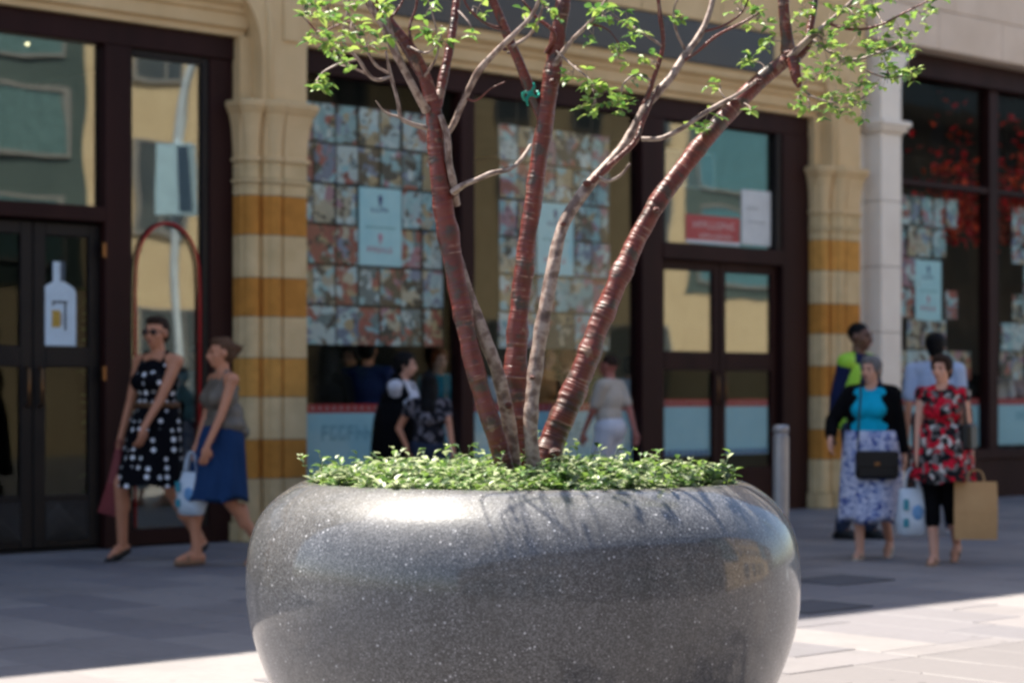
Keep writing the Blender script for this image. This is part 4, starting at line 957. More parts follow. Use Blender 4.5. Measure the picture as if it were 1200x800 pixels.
#PEOPLE#
# ------------------------------------------------------------------ people
skin_tan = surf('tanned_skin', (.56, .25, .145), (.48, .205, .115), scale=8, rough=.5, spec=.3, bump=.03)
skin_pale = surf('fair_skin', (.62, .34, .24), (.55, .28, .19), scale=8, rough=.5, spec=.3, bump=.03)
skin_dark = surf('dark_brown_skin', (.15, .065, .038), (.11, .05, .03), scale=8, rough=.45, bump=.03)
eye_m = plain('eye_dark', (.015, .012, .012), rough=.2); lip_m = plain('lips', (.30, .08, .07), rough=.4)
def hairm(n, c): return surf(n, c, tuple(v*.5 for v in c), scale=30, rough=.6, bump=1.0, bscale=70, stretch=(1, 1, .2), spec=.15, bdist=.012)
h_light = hairm('light_brown_hair', (.13, .065, .035)); h_brown = hairm('brown_hair', (.036, .017, .010)); h_black = hairm('black_hair', (.004, .0035, .004)); h_grey = hairm('grey_hair', (.20, .19, .19)); h_ginger = hairm('ginger_hair', (.22, .06, .02))
def ik(a, c, l1, l2, hint):
    a = Vector(a); c = Vector(c); d = c-a; L = min(d.length, (l1+l2)*.998)
    dn = d.normalized(); x = (l1*l1-l2*l2+L*L)/(2*L); h = math.sqrt(max(0, l1*l1-x*x))
    hv = Vector(hint); hv = (hv-dn*hv.dot(dn)).normalized()
    return a+dn*x+hv*h, a+dn*L
def cloth(name, prims, m, parent, vox=.012, smooth=4):
    mb = MB()
    for p in prims:
        if p[0] == 'c': mb.cap(*p[1:])
        else: mb.ell(*p[1:])
    return remesh(mb, name, m, parent, vox, smooth)
def person(px, d, H, yaw, label, skin, hair, hairstyle='short', fat=1.0, feet=((-.1, 0, 0), (.1, 0, 0)), hands=((-.25, -.02, .80), (.25, -.02, .80)),
           top=None, sleeves=None, lower=None, shoes=None, headyaw=0, vox=.0085, world=None, male=False, group=None, elbow=None, lean=0, glasses=False, hips=0, curl=1.0, finerest=True):
    """limb targets are (right in picture, away, up) in metres from the person's spot on the ground; index 0 is the limb on the left of the picture"""
    loc = world if world is not None else Vector(((px-600)/FL*d, d, 0))
    e = empty('person', loc, R(yaw), label, 'person', group)
    Ri = Matrix.Rotation(-R(yaw), 3, 'Z'); k = H/1.70
    T = lambda v: Ri @ Vector(v[:3])
    L = []                                # body primitives
    ln = Vector((0, -lean, 0))
    hipz = .90*k+hips
    sw = (.185 if male else .165)*k*(1+.25*(fat-1))
    # in local frame, picture-left limb is -x when the person faces us
    flip = -1 if math.cos(R(yaw)) >= 0 else 1
    J = {}
    for i in (0, 1):
        sx = (flip if i == 0 else -flip)
        hip = Vector((sx*.088*k, 0, hipz)); f = T(feet[i]); ank = Vector((f.x, f.y+.03*k, f.z+.075*k))
        kn, ank = ik(hip, ank, .425*k, .42*k, (0, -1, .1)); J[i] = [hip, kn, ank]
        sh = Vector((sx*sw, .01, 1.385*k))+ln*.9
        h = T(hands[i]); hint = (sx*.4, 1, -.25) if elbow is None or elbow[i] is None else T(elbow[i])
        el, wr = ik(sh, h, .285*k, .245*k, hint); J[i] += [sh, el, wr]
    C_, E_ = 'c', 'e'
    q = lambda x, y, z: Vector((x*k, y*k, z*k))
    zl = lambda z: ln*max(0, (z-.95)/.45)
    def tors(g, f=fat):
        return [(E_, q(0, .012, .95), ((.165*f+g)*k, (.118*f+g)*k, (.13+g)*k)), (E_, q(0, -.012*(f-1)*4, 1.08)+zl(1.08), ((.137*f+g)*k, (.105*f+g)*k, (.15+g)*k)),
                (E_, q(0, 0, 1.25)+zl(1.25), ((.150*(.6+.4*f)+g)*k, (.108*f+g)*k, (.155+g)*k)), (E_, q(0, .01, 1.34)+zl(1.34), ((.150+g)*k, (.085+g)*k, (.08+g)*k))]+\
               ([] if male else [(E_, q(-.062, -.085*f, 1.245)+zl(1.24), ((.062*f+g)*k, (.055*f+g)*k, (.062+g)*k)), (E_, q(.062, -.085*f, 1.245)+zl(1.24), ((.062*f+g)*k, (.055*f+g)*k, (.062+g)*k))])
    def shoul(g): return [(C_, J[i][3], q(0, .01, 1.40)+ln*.9, (.052+g)*k, (.060+g)*k) for i in (0, 1)]
    L += tors(0)+shoul(0)
    L.append((C_, q(0, .015, 1.38)+ln, q(0, 0, 1.52)+ln, .056*k, .050*k))
    for i in (0, 1):
        hip, kn, ank, sh, el, wr = J[i]
        L += [(C_, hip, kn, .086*k*(.7+.3*fat), .055*k), (C_, kn, ank, .052*k, .036*k), (E_, kn*.68+ank*.32+Vector((0, .018*k, 0)), (.050*k, .052*k, .10*k))]
        fdir = T(Vector(feet[i][:2]+(0,)) - Vector(feet[i][:2]+(0,))) if False else Vector((0, -1, 0))
        tilt = feet[i][3] if len(feet[i]) > 3 else 0
        fdir = Vector((0, -math.cos(R(tilt)), -math.sin(R(tilt))))
        L += [(C_, ank+Vector((0, .035*k, -.035*k)), ank+fdir*.12*k+Vector((0, 0, -.045*k)), .034*k, .026*k), (C_, ank+fdir*.05*k+Vector((0, 0, -.02*k)), ank+fdir*.15*k+Vector((0, 0, -.052*k)), .034*k, .022*k)]
        J[i].append(fdir)
        arm = .044 if male else .039*(.6+.4*fat)
        L += [(C_, sh, el, (arm+.004)*k, arm*.82*k), (C_, el, wr, arm*.82*k, .024*k)]
        # hand
        fd = (wr-el).normalized(); hd = (fd*.6+Vector((0, 0, -.8))).normalized() if fd.z < .3 else fd
        palm_c = wr+hd*.045*k
        side = Vector((0, 1, 0)) if abs(hd.y) < .8 else Vector((1, 0, 0))
        side = (side-hd*side.dot(hd)).normalized(); nrm = hd.cross(side); sgn = 1 if nrm.x*(-J[i][3].x) > 0 else -1; nrm *= sgn
        Mx = Matrix((side, nrm, hd)).transposed()
        L.append((E_, palm_c, (.040*k, .019*k, .052*k), Mx))
        L.append((C_, wr, palm_c, .024*k, .024*k))
        for j, (o, ln_) in enumerate(((-.029, .058), (-.010, .070), (.010, .073), (.029, .064))):
            b0 = palm_c+side*o*k+hd*.040*k; b1 = b0+(hd*.9+nrm*.35*curl+side*o*2).normalized()*ln_*.5*k
            b2 = b1+(hd*.6+nrm*.8*curl).normalized()*ln_*.5*k
            L += [(C_, b0, b1, .0098*k, .0090*k, 8), (C_, b1, b2, .0090*k, .0078*k, 8)]
        t0 = palm_c+side*.030*k-hd*.015*k; t1 = t0+(side*.7+hd*.6+nrm*.3).normalized()*.036*k
        L += [(C_, t0, t1, .0125*k, .0105*k, 8), (C_, t1, t1+(hd*.9+nrm*.4).normalized()*.028*k, .0105*k, .0085*k, 8)]
    # head, on its own yaw
    HM = Matrix.Rotation(R(headyaw), 3, 'Z'); hc = q(0, -.01, 1.585)+ln*1.15
    hp = lambda x, y, z: hc+HM @ Vector((x*k, y*k, z*k))
    L += [(E_, hp(0, .014, .022), (.074*k, .092*k, .088*k), HM), (E_, hp(0, -.018, -.03), (.058*k, .070*k, .080*k), HM), (E_, hp(0, -.045, -.085), (.032*k, .030*k, .024*k), HM),
          (C_, hp(0, -.084, .005), hp(0, -.102, -.032), .010*k, .0145*k, 8), (E_, hp(0, -.078, .022), (.048*k, .016*k, .010*k), HM), (E_, hp(0, -.078, -.060), (.026*k, .014*k, .013*k), HM),
          (E_, hp(-.078, .005, -.008), (.009*k, .018*k, .030*k), HM), (E_, hp(.078, .005, -.008), (.009*k, .018*k, .030*k), HM), (E_, hp(-.042, -.058, -.025), (.020*k, .018*k, .022*k), HM), (E_, hp(.042, -.058, -.025), (.020*k, .018*k, .022*k), HM)]
    cloth('body', L, skin, e, vox, 2)
    for sx in (-1, 1):
        mb = MB(); mb.ell(hp(sx*.030, -.083, .003), (.012*k, .007*k, .0075*k), HM, 10, 6); mb.build('eye', eye_m, e)
    mb = MB(); mb.ell(hp(0, -.0925, -.061), (.020*k, .006*k, .007*k), HM, 10, 6); mb.build('lips', lip_m, e)
    for sx in (-1, 1):
        mb = MB(); mb.cap(hp(sx*.017, -.087, .024), hp(sx*.044, -.078, .025), .0045*k, .003*k, 6); mb.build('eyebrow', hair, e)
    if glasses:
        gl = MB()
        for sx in (-1, 1):
            gl.ell(hp(sx*.034, -.098, .002), (.027*k, .005*k, .020*k), HM, 12, 8); gl.tube([hp(sx*.058, -.095, .008), hp(sx*.079, -.03, .006), hp(sx*.080, .01, .002)], .003*k, 5)
        gl.tube([hp(-.01, -.1, .006), hp(.01, -.1, .006)], .003*k, 5); gl.build('sunglasses', plain('dark_brown_lens', (.02, .008, .008), rough=.15), e)
    # hair
    if hairstyle != 'bald':
        hl = [(E_, hp(0, .030, .040), (.083*k, .090*k, .084*k), HM), (E_, hp(0, .045, -.01), (.078*k, .070*k, .075*k), HM), (E_, hp(0, -.028, .082), (.064*k, .052*k, .036*k), HM)]
        if hairstyle == 'full': hl += [(E_, hp(s_*.062, .0, .03), (.030*k, .055*k, .065*k), HM) for s_ in (-1, 1)]+[(E_, hp(0, .0, .075), (.082*k, .085*k, .050*k), HM), (E_, hp(0, .05, -.03), (.072*k, .055*k, .07*k), HM)]
        if hairstyle == 'bun': hl += [(E_, hp(0, .125, .03), (.042*k, .038*k, .042*k), HM), (E_, hp(0, .10, .0), (.04*k, .04*k, .04*k), HM), (C_, hp(.02, .13, .03), hp(.05, .17, .06), .016*k, .006*k), (C_, hp(-.01, .13, .05), hp(.0, .18, .02), .016*k, .006*k)]
        if hairstyle == 'long': hl += [(E_, hp(0, .06, -.12), (.09*k, .06*k, .16*k), HM), (E_, hp(0, .09, -.24), (.085*k, .05*k, .12*k), HM)]+[(E_, hp(s_*.072, .015, -.05), (.024*k, .045*k, .10*k), HM) for s_ in (-1, 1)]
        if hairstyle == 'spiky':
            for a in range(14): hl.append((C_, hp(.05*math.cos(a*2.4), .02+.06*math.sin(a*2.4), .09), hp(.085*math.cos(a*2.4), .02+.10*math.sin(a*2.4), .135+.02*math.sin(a*5)), .018*k, .005*k, 8))
        if hairstyle == 'crop': hl = [(E_, hp(0, .020, .034), (.0775*k, .092*k, .081*k), HM)]
        cloth('hair', hl, hair, e, .010, 2)
    # clothes
    def sleeve(frac, g):
        r_ = []
        for i in (0, 1):
            sh, el, wr = J[i][3:6]; a = .046 if male else .041*(.6+.4*fat)
            if frac <= 1: r_.append((C_, sh, sh+(el-sh)*frac, (a+.008+g)*k, (a+.003+g)*k))
            else: r_ += [(C_, sh, el, (a+.006+g)*k, (a*.9+g)*k), (C_, el, el+(wr-el)*(frac-1), (a*.9+g)*k, (.032+g)*k)]
        return r_
    if top:
        kind, m = top[0], top[1]
        g = .012
        if kind == 'tee': cloth('shirt', tors(g)+shoul(g)+sleeve(sleeves or .5, g), m, e)
        elif kind == 'tunic':
            tp = tors(g); cloth('tunic', tp+[(C_, q(s_*.10, -.01, 1.38)+ln, q(s_*.05, .02, 1.405)+ln, (.052+g)*k, (.05+g)*k) for s_ in (-1, 1)]+(sleeve(sleeves, g) if sleeves else []), m, e)
        elif kind == 'tank':
            tp = [list(p) for p in tors(g)]; z = top[2] if len(top) > 2 else 1.30
            tp = tp[:3]+tp[4:]; mb_ = tp+[(C_, q(s_*.105, -.088, 1.30)+ln, q(s_*.095, .0, 1.448)+ln, .020*k, .020*k) for s_ in (-1, 1)]+[(C_, q(s_*.095, .0, 1.448)+ln, q(s_*.09, .085, 1.32)+ln, .020*k, .020*k) for s_ in (-1, 1)]
            cloth('top', mb_, m, e)
        if len(top) > 3 and top[3]:                     # open cardigan or vest over it
            kk, m2, fr_ = top[3]
            pr = []
            for s_ in (-1, 1):
                pr += [(E_, q(s_*.105, .03, 1.22)+zl(1.2), (.085*fat*k, .112*fat*k, .22*k)), (E_, q(s_*.12, .02, 1.0), (.075*fat*k, .11*fat*k, .20*k))]
            pr += [(E_, q(0, .06, 1.2)+zl(1.2), (.15*k, .085*fat*k, .24*k)), (E_, q(0, .07, .98), (.15*k, .085*fat*k, .17*k))]
            for i in (0, 1): pr.append((C_, J[i][3], q((1 if J[i][3].x > 0 else -1)*.07, .02, 1.405)+ln*.9, (.071 if kk == 'vest' else .075)*k, (.064 if kk == 'vest' else .068)*k))
            cloth(kk, pr+(sleeve(fr_, .022) if fr_ else []), m2, e)
    if lower:
        kind, m = lower[0], lower[1]
        if kind == 'skirt':
            z0, z1, w0, w1, w2 = lower[2:7]             # top, hem (m), waist, hip and hem half widths
            mb = MB(); seg = 56; n = 14; kx = (J[0][1]+J[1][1])/2; rings = []
            spread = max(abs(J[0][1].y-J[1][1].y), abs(J[0][2].y-J[1][2].y)*.5)/2
            spx = abs(J[0][1].x-J[1][1].x)/2
            for j in range(n+1):
                t = j/n; z = z0+(z1-z0)*t; tt = min(1, t/.3)
                wx = w0+(w1-w0)*math.sin(tt*PI/2) if t < .3 else w1+(w2-w1)*((t-.3)/.7)
                wy = wx*.78+spread*.55*t; wx_ = max(wx, spx+.09*t); cx = kx.x*t*.8; cy = kx.y*t*.75+.005
                for i in range(seg):
                    th = 2*PI*i/seg; am = .055*t*(math.sin(th*7+1.3)+.6*math.sin(th*11+t*2)+.4*math.sin(th*4))
                    rings.append((cx+math.cos(th)*wx_*(1+am), cy+math.sin(th)*wy*(1+am), z+.012*math.sin(th*5)*t))
            mb.add(rings, [[i+j*seg, (i+1) % seg+j*seg, (i+1) % seg+(j+1)*seg, i+(j+1)*seg][::-1] for j in range(n) for i in range(seg)], 0, True)
            c0 = list(range(seg)); mb.f.append(c0); mb.mi.append(0); mb.sm.append(True)
            b0 = n*seg
            mb.add([(x*.97+kx.x*.024, y*.97+kx.y*.022, z+.035) for x, y, z in rings[b0:]], [], 0)
            for i in range(seg): mb.f.append([b0+i, b0+(i+1) % seg, b0+seg+(i+1) % seg, b0+seg+i][::-1]); mb.mi.append(0); mb.sm.append(False)
            mb.build('skirt' if lower[0] == 'skirt' and top and top[1] is not m else 'dress_skirt', m, e)
        elif kind == 'legs':
            cut, g = lower[2], lower[3]; pr = [(E_, q(0, .012, .95), ((.165*fat+g)*k, (.118*fat+g)*k, (.13+g)*k))]
            for i in (0, 1):
                hip, kn, ank = J[i][:3]; end = kn+(ank-kn)*cut
                pr += [(C_, hip, kn, (.088*(.7+.3*fat)+g)*k, (.058+g)*k), (C_, kn, end, (.056+g)*k, (.050-.010*cut+g)*k)]
            cloth('trousers', pr, m, e)
    if shoes:
        kind, m = shoes
        for i in (0, 1):
            ank, fdir = J[i][2], J[i][6]; a = ank+Vector((0, .04*k, -.050*k)); b = ank+fdir*.155*k+Vector((0, 0, -.060*k)); s_ = MB()
            if kind == 'sandal':
                s_.cap(a+Vector((0, 0, -.012*k)), b+Vector((0, 0, -.010*k)), .030*k, .028*k); 
                for v in range(len(s_.v)): x, y, z = s_.v[v]; s_.v[v] = (a.x+(x-a.x)*1.25, y, min(z, a.z-.006*k+(b.z-a.z)*0))
                s_.tube([ank+fdir*.08*k+Vector((math.cos(q_)*.036*k, 0, -.055*k+math.sin(q_)*.045*k)) for q_ in [PI*j/8 for j in range(9)]], .009*k, 6)
                s_.build('sandal', m, e)
            else:
                cloth('shoe', [(C_, a, b, .038*k, .031*k), (C_, a, ank+fdir*.11*k+Vector((0, 0, -.05*k)), .038*k, .034*k)]+([] if m is blk_l and not male else [(C_, ank+Vector((0, .01*k, -.02*k)), ank+fdir*.09*k+Vector((0, 0, -.035*k)), .042*k, .035*k)]), m, e, .01, 3)
    e['_j'] = 0; del e['_j']
    return e, J, Ri.transposed()
def W(e, v): return e.matrix_basis @ v if False else Matrix.Translation(e.location) @ (Matrix.Rotation(e.rotation_euler.z, 4, 'Z') @ Vector(v).to_4d()).to_3d()

dots = pattern('black_white_dot_cloth', 'dots'); floral = pattern('red_grey_floral_cloth', 'floral'); swirl = pattern('white_blue_swirl_cloth', 'swirl'); dprint = pattern('dark_print_cloth', 'darkprint')
black_c = surf('black_cloth', (.004, .004, .005), rough=.85, spec=.08, bump=1.0, bscale=12, bdist=.035, stretch=(1, 1, .4)); navy_c = surf('navy_cloth', (.015, .022, .07), (.01, .015, .05), rough=.85, spec=.08, bump=1.0, bscale=12, bdist=.035, stretch=(1, 1, .4))
turq = surf('turquoise_jersey', (.004, .40, .60), (.004, .33, .50), rough=.8, spec=.1, bump=1.0, bscale=12, bdist=.035, stretch=(1, 1, .4)); taupe = surf('taupe_satin', (.15, .12, .09), (.10, .085, .065), rough=.5, bump=.3, scale=12)
denim = surf('blue_skirt_cloth', (.016, .045, .12), (.011, .03, .085), rough=.85, spec=.08, bump=1.0, bscale=12, bdist=.035, stretch=(1, 1, .4)); ltblue = surf('light_blue_shirt', (.42, .50, .66), (.36, .44, .60), rough=.8, spec=.1, bump=1.0, bscale=12, bdist=.035, stretch=(1, 1, .4))
hivis = surf('hi_vis_yellow_green', (.32, .62, .03), (.28, .55, .03), rough=.6); jeans = surf('dark_jeans', (.03, .04, .07), rough=.85, spec=.08)
whitec = surf('white_cotton', (.62, .62, .66), (.52, .52, .57), rough=.85, spec=.08); creamc = surf('cream_cotton', (.50, .43, .36), (.44, .38, .31), rough=.85, spec=.08)
tan_l = surf('tan_sandal_leather', (.28, .15, .08), rough=.5); blk_l = surf('black_leather', (.006, .006, .007), rough=.4, bump=.2, spec=.3)
yel = surf('mustard_cloth', (.45, .24, .03), rough=.8, spec=.1); pinkc = surf('pink_grey_cloth', (.35, .26, .26), rough=.8, spec=.1)

# woman in the dotted dress
e, J, Rm = person(184, 14.75, 1.755, -32, 'woman in sunglasses and black dress with white dots by the left shop', skin_tan, h_brown, 'short', 1.12,
    feet=((-.26, -.06, .05, 24), (.27, .12, .07, 38)), hands=((-.30, .10, .80), (-.055, -.30, .93)), elbow=(None, (.6, .5, -.6)), top=('tank', dots), lower=('skirt', dots, 1.13, .545, .155, .205, .245), shoes=('shoe', blk_l), headyaw=12, glasses=True)
mb = MB(); mb.lathe([(.158, 1.10), (.168, 1.10), (.168, 1.14), (.158, 1.14)], 32); me = mb.mesh('belt', plain('brown_belt', (.12, .06, .03))); o = link('belt', me, e); o.scale = (1.07, .86, 1); 
# red folded bag in her trailing hand
def frombag(px, py, d): return pt(px, py, d)
hp_ = W(e, J[0][5])+Vector((-.02, 0, -.06))
b_ = empty('red_bag', hp_+Vector((-.06, .0, -.50)), R(-25), 'long dull red bag hanging from the hand of the woman in the dotted dress', 'bag')
mb = MB(); V0 = [(-.10, -.03, 0), (.10, -.03, -.04), (.10, .03, -.04), (-.10, .03, 0)]; V1 = [(.0, -.045, .22), (.12, -.045, .20), (.12, .045, .20), (.0, .045, .22)]; V2 = [(.05, -.02, .46), (.10, -.02, .46), (.10, .02, .46), (.05, .02, .46)]
mb.add(V0+V1+V2, [(3, 2, 1, 0)]+[(j*4+i, j*4+(i+1) % 4, j*4+4+(i+1) % 4, j*4+4+i) for j in (0, 1) for i in range(4)]+[(8, 9, 10, 11)]); mb.build('bag_body', surf('dull_red_bag', (.22, .03, .035), rough=.5), b_, bevel=.008)
mb = MB(); mb.tube([(.055, -.01, .45), (.05, -.01, .50), (.08, -.0, .53), (.10, -.01, .50), (.095, -.01, .45)], .006, 6); mb.build('bag_handle', surf('dull_red_bag', (.22, .03, .035)), b_)
# woman in taupe top and blue skirt
e, J, Rm = person(260, 14.25, 1.59, -58, 'woman with brown bun in taupe top and blue knee skirt walking beside the left pier', skin_tan, h_light, 'bun', 1.0,
    feet=((-.19, -.06, .03, 0), (.24, .10, .07, 35)), hands=((-.17, -.08, .80), (-.07, -.25, .83)), elbow=((.3, .6, -.5), (.8, .4, -.5)), top=('tank', taupe), lower=('skirt', denim, 1.0, .46, .15, .19, .215), shoes=('sandal', tan_l), headyaw=-5)
cloth('loose_hem', [('e', (0, .02, .98), (.185, .15, .10)), ('e', (0, .03, 1.06), (.155, .12, .12)), ('e', (.0, .12, .93), (.12, .08, .06))], taupe, e)
hw = W(e, J[0][5])
def plastic_bag(loc, rz, label, w_=.26, h=.36, mats=None, grp=None):
    b = empty('carrier_bag', loc-Vector((0, 0, h+.14)), rz, label, 'bag')
    pr = MB(); seg = 28; rings = []
    for j, (t, a, c_) in enumerate(((0, .70, .5), (.05, .95, .9), (.3, 1.05, 1.0), (.6, 1.0, .9), (.85, .92, .6), (1.0, .88, .25))):
        for i in range(seg):
            th = 2*PI*i/seg; n_ = 1+.09*noise.noise(Vector((math.cos(th)*2, math.sin(th)*2, t*5+rz)))*2
            sx = abs(math.cos(th))**.6*(1 if math.cos(th) > 0 else -1); sy = abs(math.sin(th))**.8*(1 if math.sin(th) > 0 else -1)
            rings.append((sx*w_/2*a*n_, sy*.07*c_*n_, h*t))
    pr.add(rings, [[j*seg+i, j*seg+(i+1) % seg, (j+1)*seg+(i+1) % seg, (j+1)*seg+i] for j in range(5) for i in range(seg)]+[list(range(seg-1, -1, -1))], 0, True)
    pr.build('bag_body', surf('thin_white_plastic', (.58, .66, .74), (.48, .57, .66), rough=.35, bump=.5, bscale=18), b)
    for s_ in (-1, 1):
        mb = MB(); mb.tube(catmull([(-w_*.25, s_*.015, h-.01), (-w_*.18, s_*.012, h+.08), (0, s_*.008, h+.14), (w_*.18, s_*.012, h+.08), (w_*.25, s_*.015, h-.01)], 4), .012, 6, flat=.3); mb.build('bag_handle', surf('thin_white_plastic', (.58, .66, .74)), b)
    for q4 in ((.55, .78), (.2, .38)): mb = MB(); mb.box(-w_*.42, -w_*.22, -.079, -.073, h*q4[0], h*q4[1]); mb.build('printed_mark', surf('teal_bag_print', (.02, .25, .33), rough=.4), b)
    mb = MB(); mb.ell((w_*.12, -.070, h*.5), (w_*.2, .008, h*.16)); mb.build('printed_disc', surf('blue_bag_print', (.12, .30, .55), rough=.4), b)
    return b
plastic_bag(Vector((hw.x-.03, hw.y-.05, .80)), R(-30), 'white carrier bag with blue print held between the dotted dress and the blue skirt', .20, .30)
# turquoise woman
e, J, Rm = person(1021, 14.95, 1.475, -22, 'grey-haired woman in turquoise top and open black cardigan walking in front of the pale pilaster', skin_pale, h_grey, 'full', 1.28,
    feet=((-.11, -.12, .0, 0), (.15, .13, .06, 38)), hands=((-.315, -.10, .87), (.24, -.08, .66)), elbow=((-.6, .8, -.6), (.5, .8, -.3)), top=('tunic', turq, 0, ('cardigan', black_c, 1.75)), lower=('skirt', swirl, .93, .27, .19, .215, .225), shoes=('sandal', surf('cream_sandal', (.45, .36, .27), rough=.5)), headyaw=-18)
mz = W(e, Vector((.0, 0, 0)))
b_ = empty('handbag', Vector((mz.x-.0, mz.y-.235, .585)), R(-8), 'black leather shoulder bag hanging across the turquoise top', 'handbag')
mb = MB(); mb.box(-.155, .155, -.05, .05, 0, .205); mb.build('bag_body', blk_l, b_, bevel=.025)
mb = MB(); mb.box(-.15, .15, -.058, -.051, .09, .20); mb.build('flap', blk_l, b_, bevel=.003)
mb = MB(); mb.box(-.018, .018, -.066, -.059, .10, .125); mb.build('clasp', brass, b_)
mb = MB(); mb.tube(catmull([(-.135, -.0, .20), (-.13, -.02, .40), (-.115, .04, .60), (-.11, .16, .71), (-.10, .26, .68), (-.08, .36, .55), (.02, .38, .3), (.13, .30, .2), (.150, .03, .19)], 5), .008, 6); mb.build('strap', blk_l, b_)
hwB = W(e, J[1][5])
# floral woman
e, J, Rm = person(1104, 14.5, 1.475, -24, 'dark-haired woman in red and grey floral tunic walking with a brown paper bag', skin_pale, h_brown, 'full', 1.1,
    feet=((-.09, -.14, .0, 0), (.13, .15, .07, 40)), hands=((-.20, -.10, .66), (.215, -.02, .655)), elbow=((-.4, .8, -.3), (.6, .7, -.3)), top=('tunic', floral), sleeves=.12, lower=('skirt', floral, .98, .58, .165, .195, .225), shoes=('sandal', tan_l), headyaw=-14)
pr = []
for i in (0, 1):
    hip, kn, ank = J[i][:3]; pr += [('c', hip, kn, .085, .062), ('c', kn, kn+(ank-kn)*.35, .06, .055)]
cloth('leggings', pr, black_c, e)
b_ = empty('shoulder_bag', W(e, Vector((.175, .02, .80))), R(-24), 'small black shoulder bag tucked under the arm of the woman in the floral tunic', 'handbag')
mb = MB(); mb.box(-.03, .05, -.13, .12, 0, .19); mb.build('bag_body', blk_l, b_, bevel=.022)
mb = MB(); mb.tube(catmull([(.01, -.11, .18), (.0, -.10, .30), (-.045, -.03, .415), (-.05, .04, .41), (.0, .09, .30), (.01, .10, .18)], 5), .013, 6, flat=.5); mb.build('strap', blk_l, b_)
hr = W(e, J[1][5]); k_ = Vector((hr.x+.045, hr.y-.02, 0))
b_ = empty('paper_bag', Vector((k_.x-.05, k_.y-.13, .185)), R(-10), 'brown paper carrier bag held by the woman in the floral tunic', 'bag')
paper = surf('brown_kraft_paper', (.50, .29, .12), (.42, .235, .095), scale=5, rough=.75, bump=.4, bscale=14)
mb = MB(); w_, h, dp = .145, .40, .07
V = [(-w_, -dp, 0), (w_, -dp, 0), (w_, dp, 0), (-w_, dp, 0), (-w_*1.03, -dp*.9, h*.5), (w_*1.03, -dp*.9, h*.5), (w_*1.0, dp*.9, h*.5), (-w_*1.0, dp*.9, h*.5), (-w_, -dp*.5, h), (w_, -dp*.5, h), (w_, dp*.5, h), (-w_, dp*.5, h), (-w_*.97, -.001, h*.78), (w_*.97, 0, h*.78)]
mb.add(V, [(3, 2, 1, 0), (0, 1, 5, 4), (1, 2, 6, 5), (2, 3, 7, 6), (3, 0, 4, 7), (4, 5, 9, 8), (6, 7, 11, 10), (5, 6, 13), (5, 13, 9), (6, 10, 13), (7, 4, 12), (4, 8, 12), (7, 12, 11)]); mb.build('bag_body', paper, b_)
for s_ in (-1, 1):
    mb = MB(); mb.tube(catmull([(-.06, s_*.03, h-.03), (-.055, s_*.03, h+.03), (-.03, s_*.012, h+.075), (.03, s_*.012, h+.075), (.055, s_*.03, h+.03), (.06, s_*.03, h-.03)], 4), .005, 6); mb.build('twisted_handle', paper, b_)
hl_ = W(e, J[0][5])
plastic_bag(Vector((hl_.x-.04, hl_.y+.02, .675)), R(8), 'white carrier bag with teal print carried between the turquoise top and the floral tunic', .20, .34)
# man in light blue shirt behind
person(1096, 17.5, 1.72, 160, 'black-haired person in light blue shirt walking behind the woman in the floral tunic', skin_tan, h_black, 'full', 1.15, feet=((-.12, .1, 0), (.12, -.12, 0)), top=('tee', ltblue), sleeves=.8, lower=('legs', jeans, .95, .02), shoes=('shoe', plain('pale_trainer', (.45, .45, .48))), male=True, headyaw=10, vox=.010)
# guard
e, J, Rm = person(1007, 16.9, 1.79, 50, 'guard in yellow-green high visibility vest standing by the right stone pier', skin_dark, h_black, 'crop', 1.1, top=('tee', navy_c, 0, ('vest', hivis, 0)), sleeves=1.6, lower=('legs', jeans, .95, .02), shoes=('shoe', blk_l), male=True, vox=.010, feet=((-.12, 0, 0), (.12, .05, 0)))
mb = MB(); mb.lathe([(.178, 1.18), (.185, 1.18), (.185, 1.23), (.178, 1.23)], 28); o = link('reflective_band', mb.mesh('reflective_band', plain('silver_tape', (.55, .57, .55), rough=.3)), e); o.scale = (1.18, .93, 1)
# people in front of the middle window
e, J, Rm = person(466, 16.7, 1.54, 70, 'dark-haired woman in black pinafore over a white short-sleeved top in front of the middle window', skin_pale, h_black, 'full', 1.2, feet=((-.08, .1, 0), (.1, -.05, 0)), hands=((.10, .2, .85), (.24, -.22, .97)), elbow=(None, (-.2, -.3, -1)), top=('tee', whitec), sleeves=.55, lower=('skirt', black_c, 1.12, .45, .19, .24, .27), shoes=('shoe', blk_l), headyaw=15, lean=.05, vox=.010)
cloth('pinafore_bib', [('e', (0, 0, 1.0), (.20, .165, .16)), ('e', (0, -.01, 1.12), (.175, .158, .15)), ('c', (-.09, -.11, 1.16), (-.08, -.02, 1.33), .045), ('c', (.09, -.11, 1.16), (.08, -.02, 1.33), .045)], black_c, e)
wpos = J[1][5]
mb = MB(); mb.tube([wpos+Vector((.03*math.cos(a), .02*math.sin(a), .03*math.sin(a))) for a in [2*PI*i/10 for i in range(11)]], .009, 6); mb.build('watch', plain('silver_watch', (.8, .8, .8), rough=.15, metal=.9), e)
person(503, 16.3, 1.37, 20, 'dark-haired child in black patterned top beside the woman in the black pinafore', skin_tan, h_black, 'long', 1.15, feet=((-.1, 0, 0), (.1, 0, 0)), hands=((-.18, -.12, .80), (.20, -.16, .70)), top=('tee', dprint), sleeves=.35, lower=('legs', jeans, .9, .015), shoes=('shoe', blk_l), headyaw=150, vox=.010)
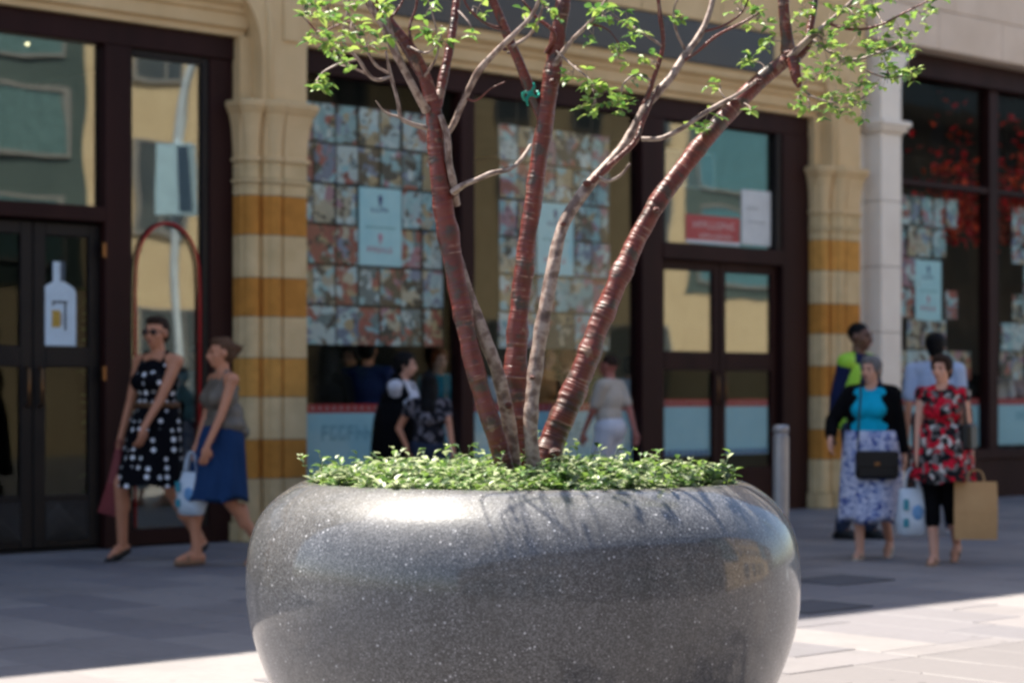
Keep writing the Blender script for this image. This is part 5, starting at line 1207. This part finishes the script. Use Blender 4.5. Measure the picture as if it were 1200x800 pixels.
# inside the windows
INS = 'people inside the shop windows'
def inside(px, n, H, yaw, label, **kw):
    t = (px-600)/FL; s = (3.81-.67*n+t*(15.24-.7423*n))/(.7423-.67*t)
    kw.setdefault('vox', .014); kw.setdefault('lower', ('legs', jeans, .95, .02)); kw.setdefault('shoes', ('shoe', blk_l))
    w0 = F(s, n, .012); return person(0, 0, H, yaw, label, kw.pop('skin', skin_tan), kw.pop('hair', h_black), kw.pop('hs', 'full'), kw.pop('fat', 1.0), world=w0, **kw)
inside(386, -.35, 1.60, 150, 'black-haired person in black inside the window beside the left pier', top=('tee', black_c), sleeves=1.7, hs='long', fat=1.4)
inside(431, -.42, 1.68, 170, 'spiky-haired person in navy shirt inside the window left of the tree', top=('tee', navy_c), sleeves=.6, hs='spiky', male=True, fat=1.1)
inside(664, -.35, 1.62, 140, 'ginger-haired person in black inside the window behind the tree stems', top=('tee', black_c), sleeves=1.7, hair=h_ginger, fat=1.3)
inside(1068, -.4, 1.58, 30, 'person in mustard and dark clothes inside the right window beside the pale pilaster', top=('tee', yel, 0, ('jacket', navy_c, 0)), sleeves=.6, hair=h_brown)
inside(1128, -.45, 1.66, -20, 'person in black top inside the right window behind the woman in the floral tunic', top=('tee', black_c), sleeves=1.5, skin=skin_pale, hair=h_brown)
inside(1166, -.5, 1.62, 160, 'person in white top inside the rightmost window', top=('tee', whitec), sleeves=.6, hair=h_black)
inside(1186, -.4, 1.62, 10, 'person in pink-grey top inside the rightmost window', top=('tee', pinkc), sleeves=.6, skin=skin_pale, hair=h_brown)
inside(714, .42, 1.55, -120, 'red-faced man in cream shirt in front of the window right of the tree', top=('tee', creamc), sleeves=.7, skin=surf('ruddy_skin', (.42, .13, .09), rough=.5), hs='crop', hair=h_brown, male=True, fat=1.15, lower=('legs', whitec, .95, .02))
inside(738, -.4, 1.56, 150, 'person in white shirt inside the window beside the brown door post', top=('tee', whitec), sleeves=.7, hair=h_brown)
inside(411, -.7, 1.62, -20, 'person in orange-red top deep inside the window left of the tree', top=('tee', surf('rust_cloth', (.40, .10, .04), rough=.8, spec=.1)), sleeves=.6, hair=h_brown, skin=skin_pale)
inside(514, -.4, 1.60, 30, 'person in teal top inside the window just left of the tree stems', top=('tee', surf('deep_teal_cloth', (.02, .16, .20), rough=.8, spec=.1)), sleeves=.6, hair=h_ginger, skin=skin_pale)
inside(690, -.6, 1.6, 20, 'person in dark green top deep inside the window right of the tree', top=('tee', surf('dark_green_cloth', (.03, .09, .04), rough=.8, spec=.1)), sleeves=.6, hair=h_brown, skin=skin_pale)
inside(233, -.35, 1.60, 40, 'figure in pale teal top standing in for a reflection in the narrow window behind the woman with the bun', top=('tee', surf('pale_teal_cotton', (.30, .48, .52), rough=.8, spec=.1)), sleeves=.55, skin=skin_pale, hair=h_grey, hs='crop')  # solid figure behind the glass, added in place of a reflected passer-by
inside(556, -.4, 1.58, -40, 'person in pale grey top inside the window between the tree stems', top=('tee', surf('pale_grey_cotton', (.42, .42, .44), rough=.8, spec=.1)), sleeves=.6, hair=h_black, skin=skin_pale)
inside(640, -.45, 1.66, 60, 'person in dull orange top inside the window between the middle and right tree stems', top=('tee', surf('dull_orange_cloth', (.50, .22, .08), rough=.8, spec=.1)), sleeves=.6, hair=h_light, skin=skin_pale)
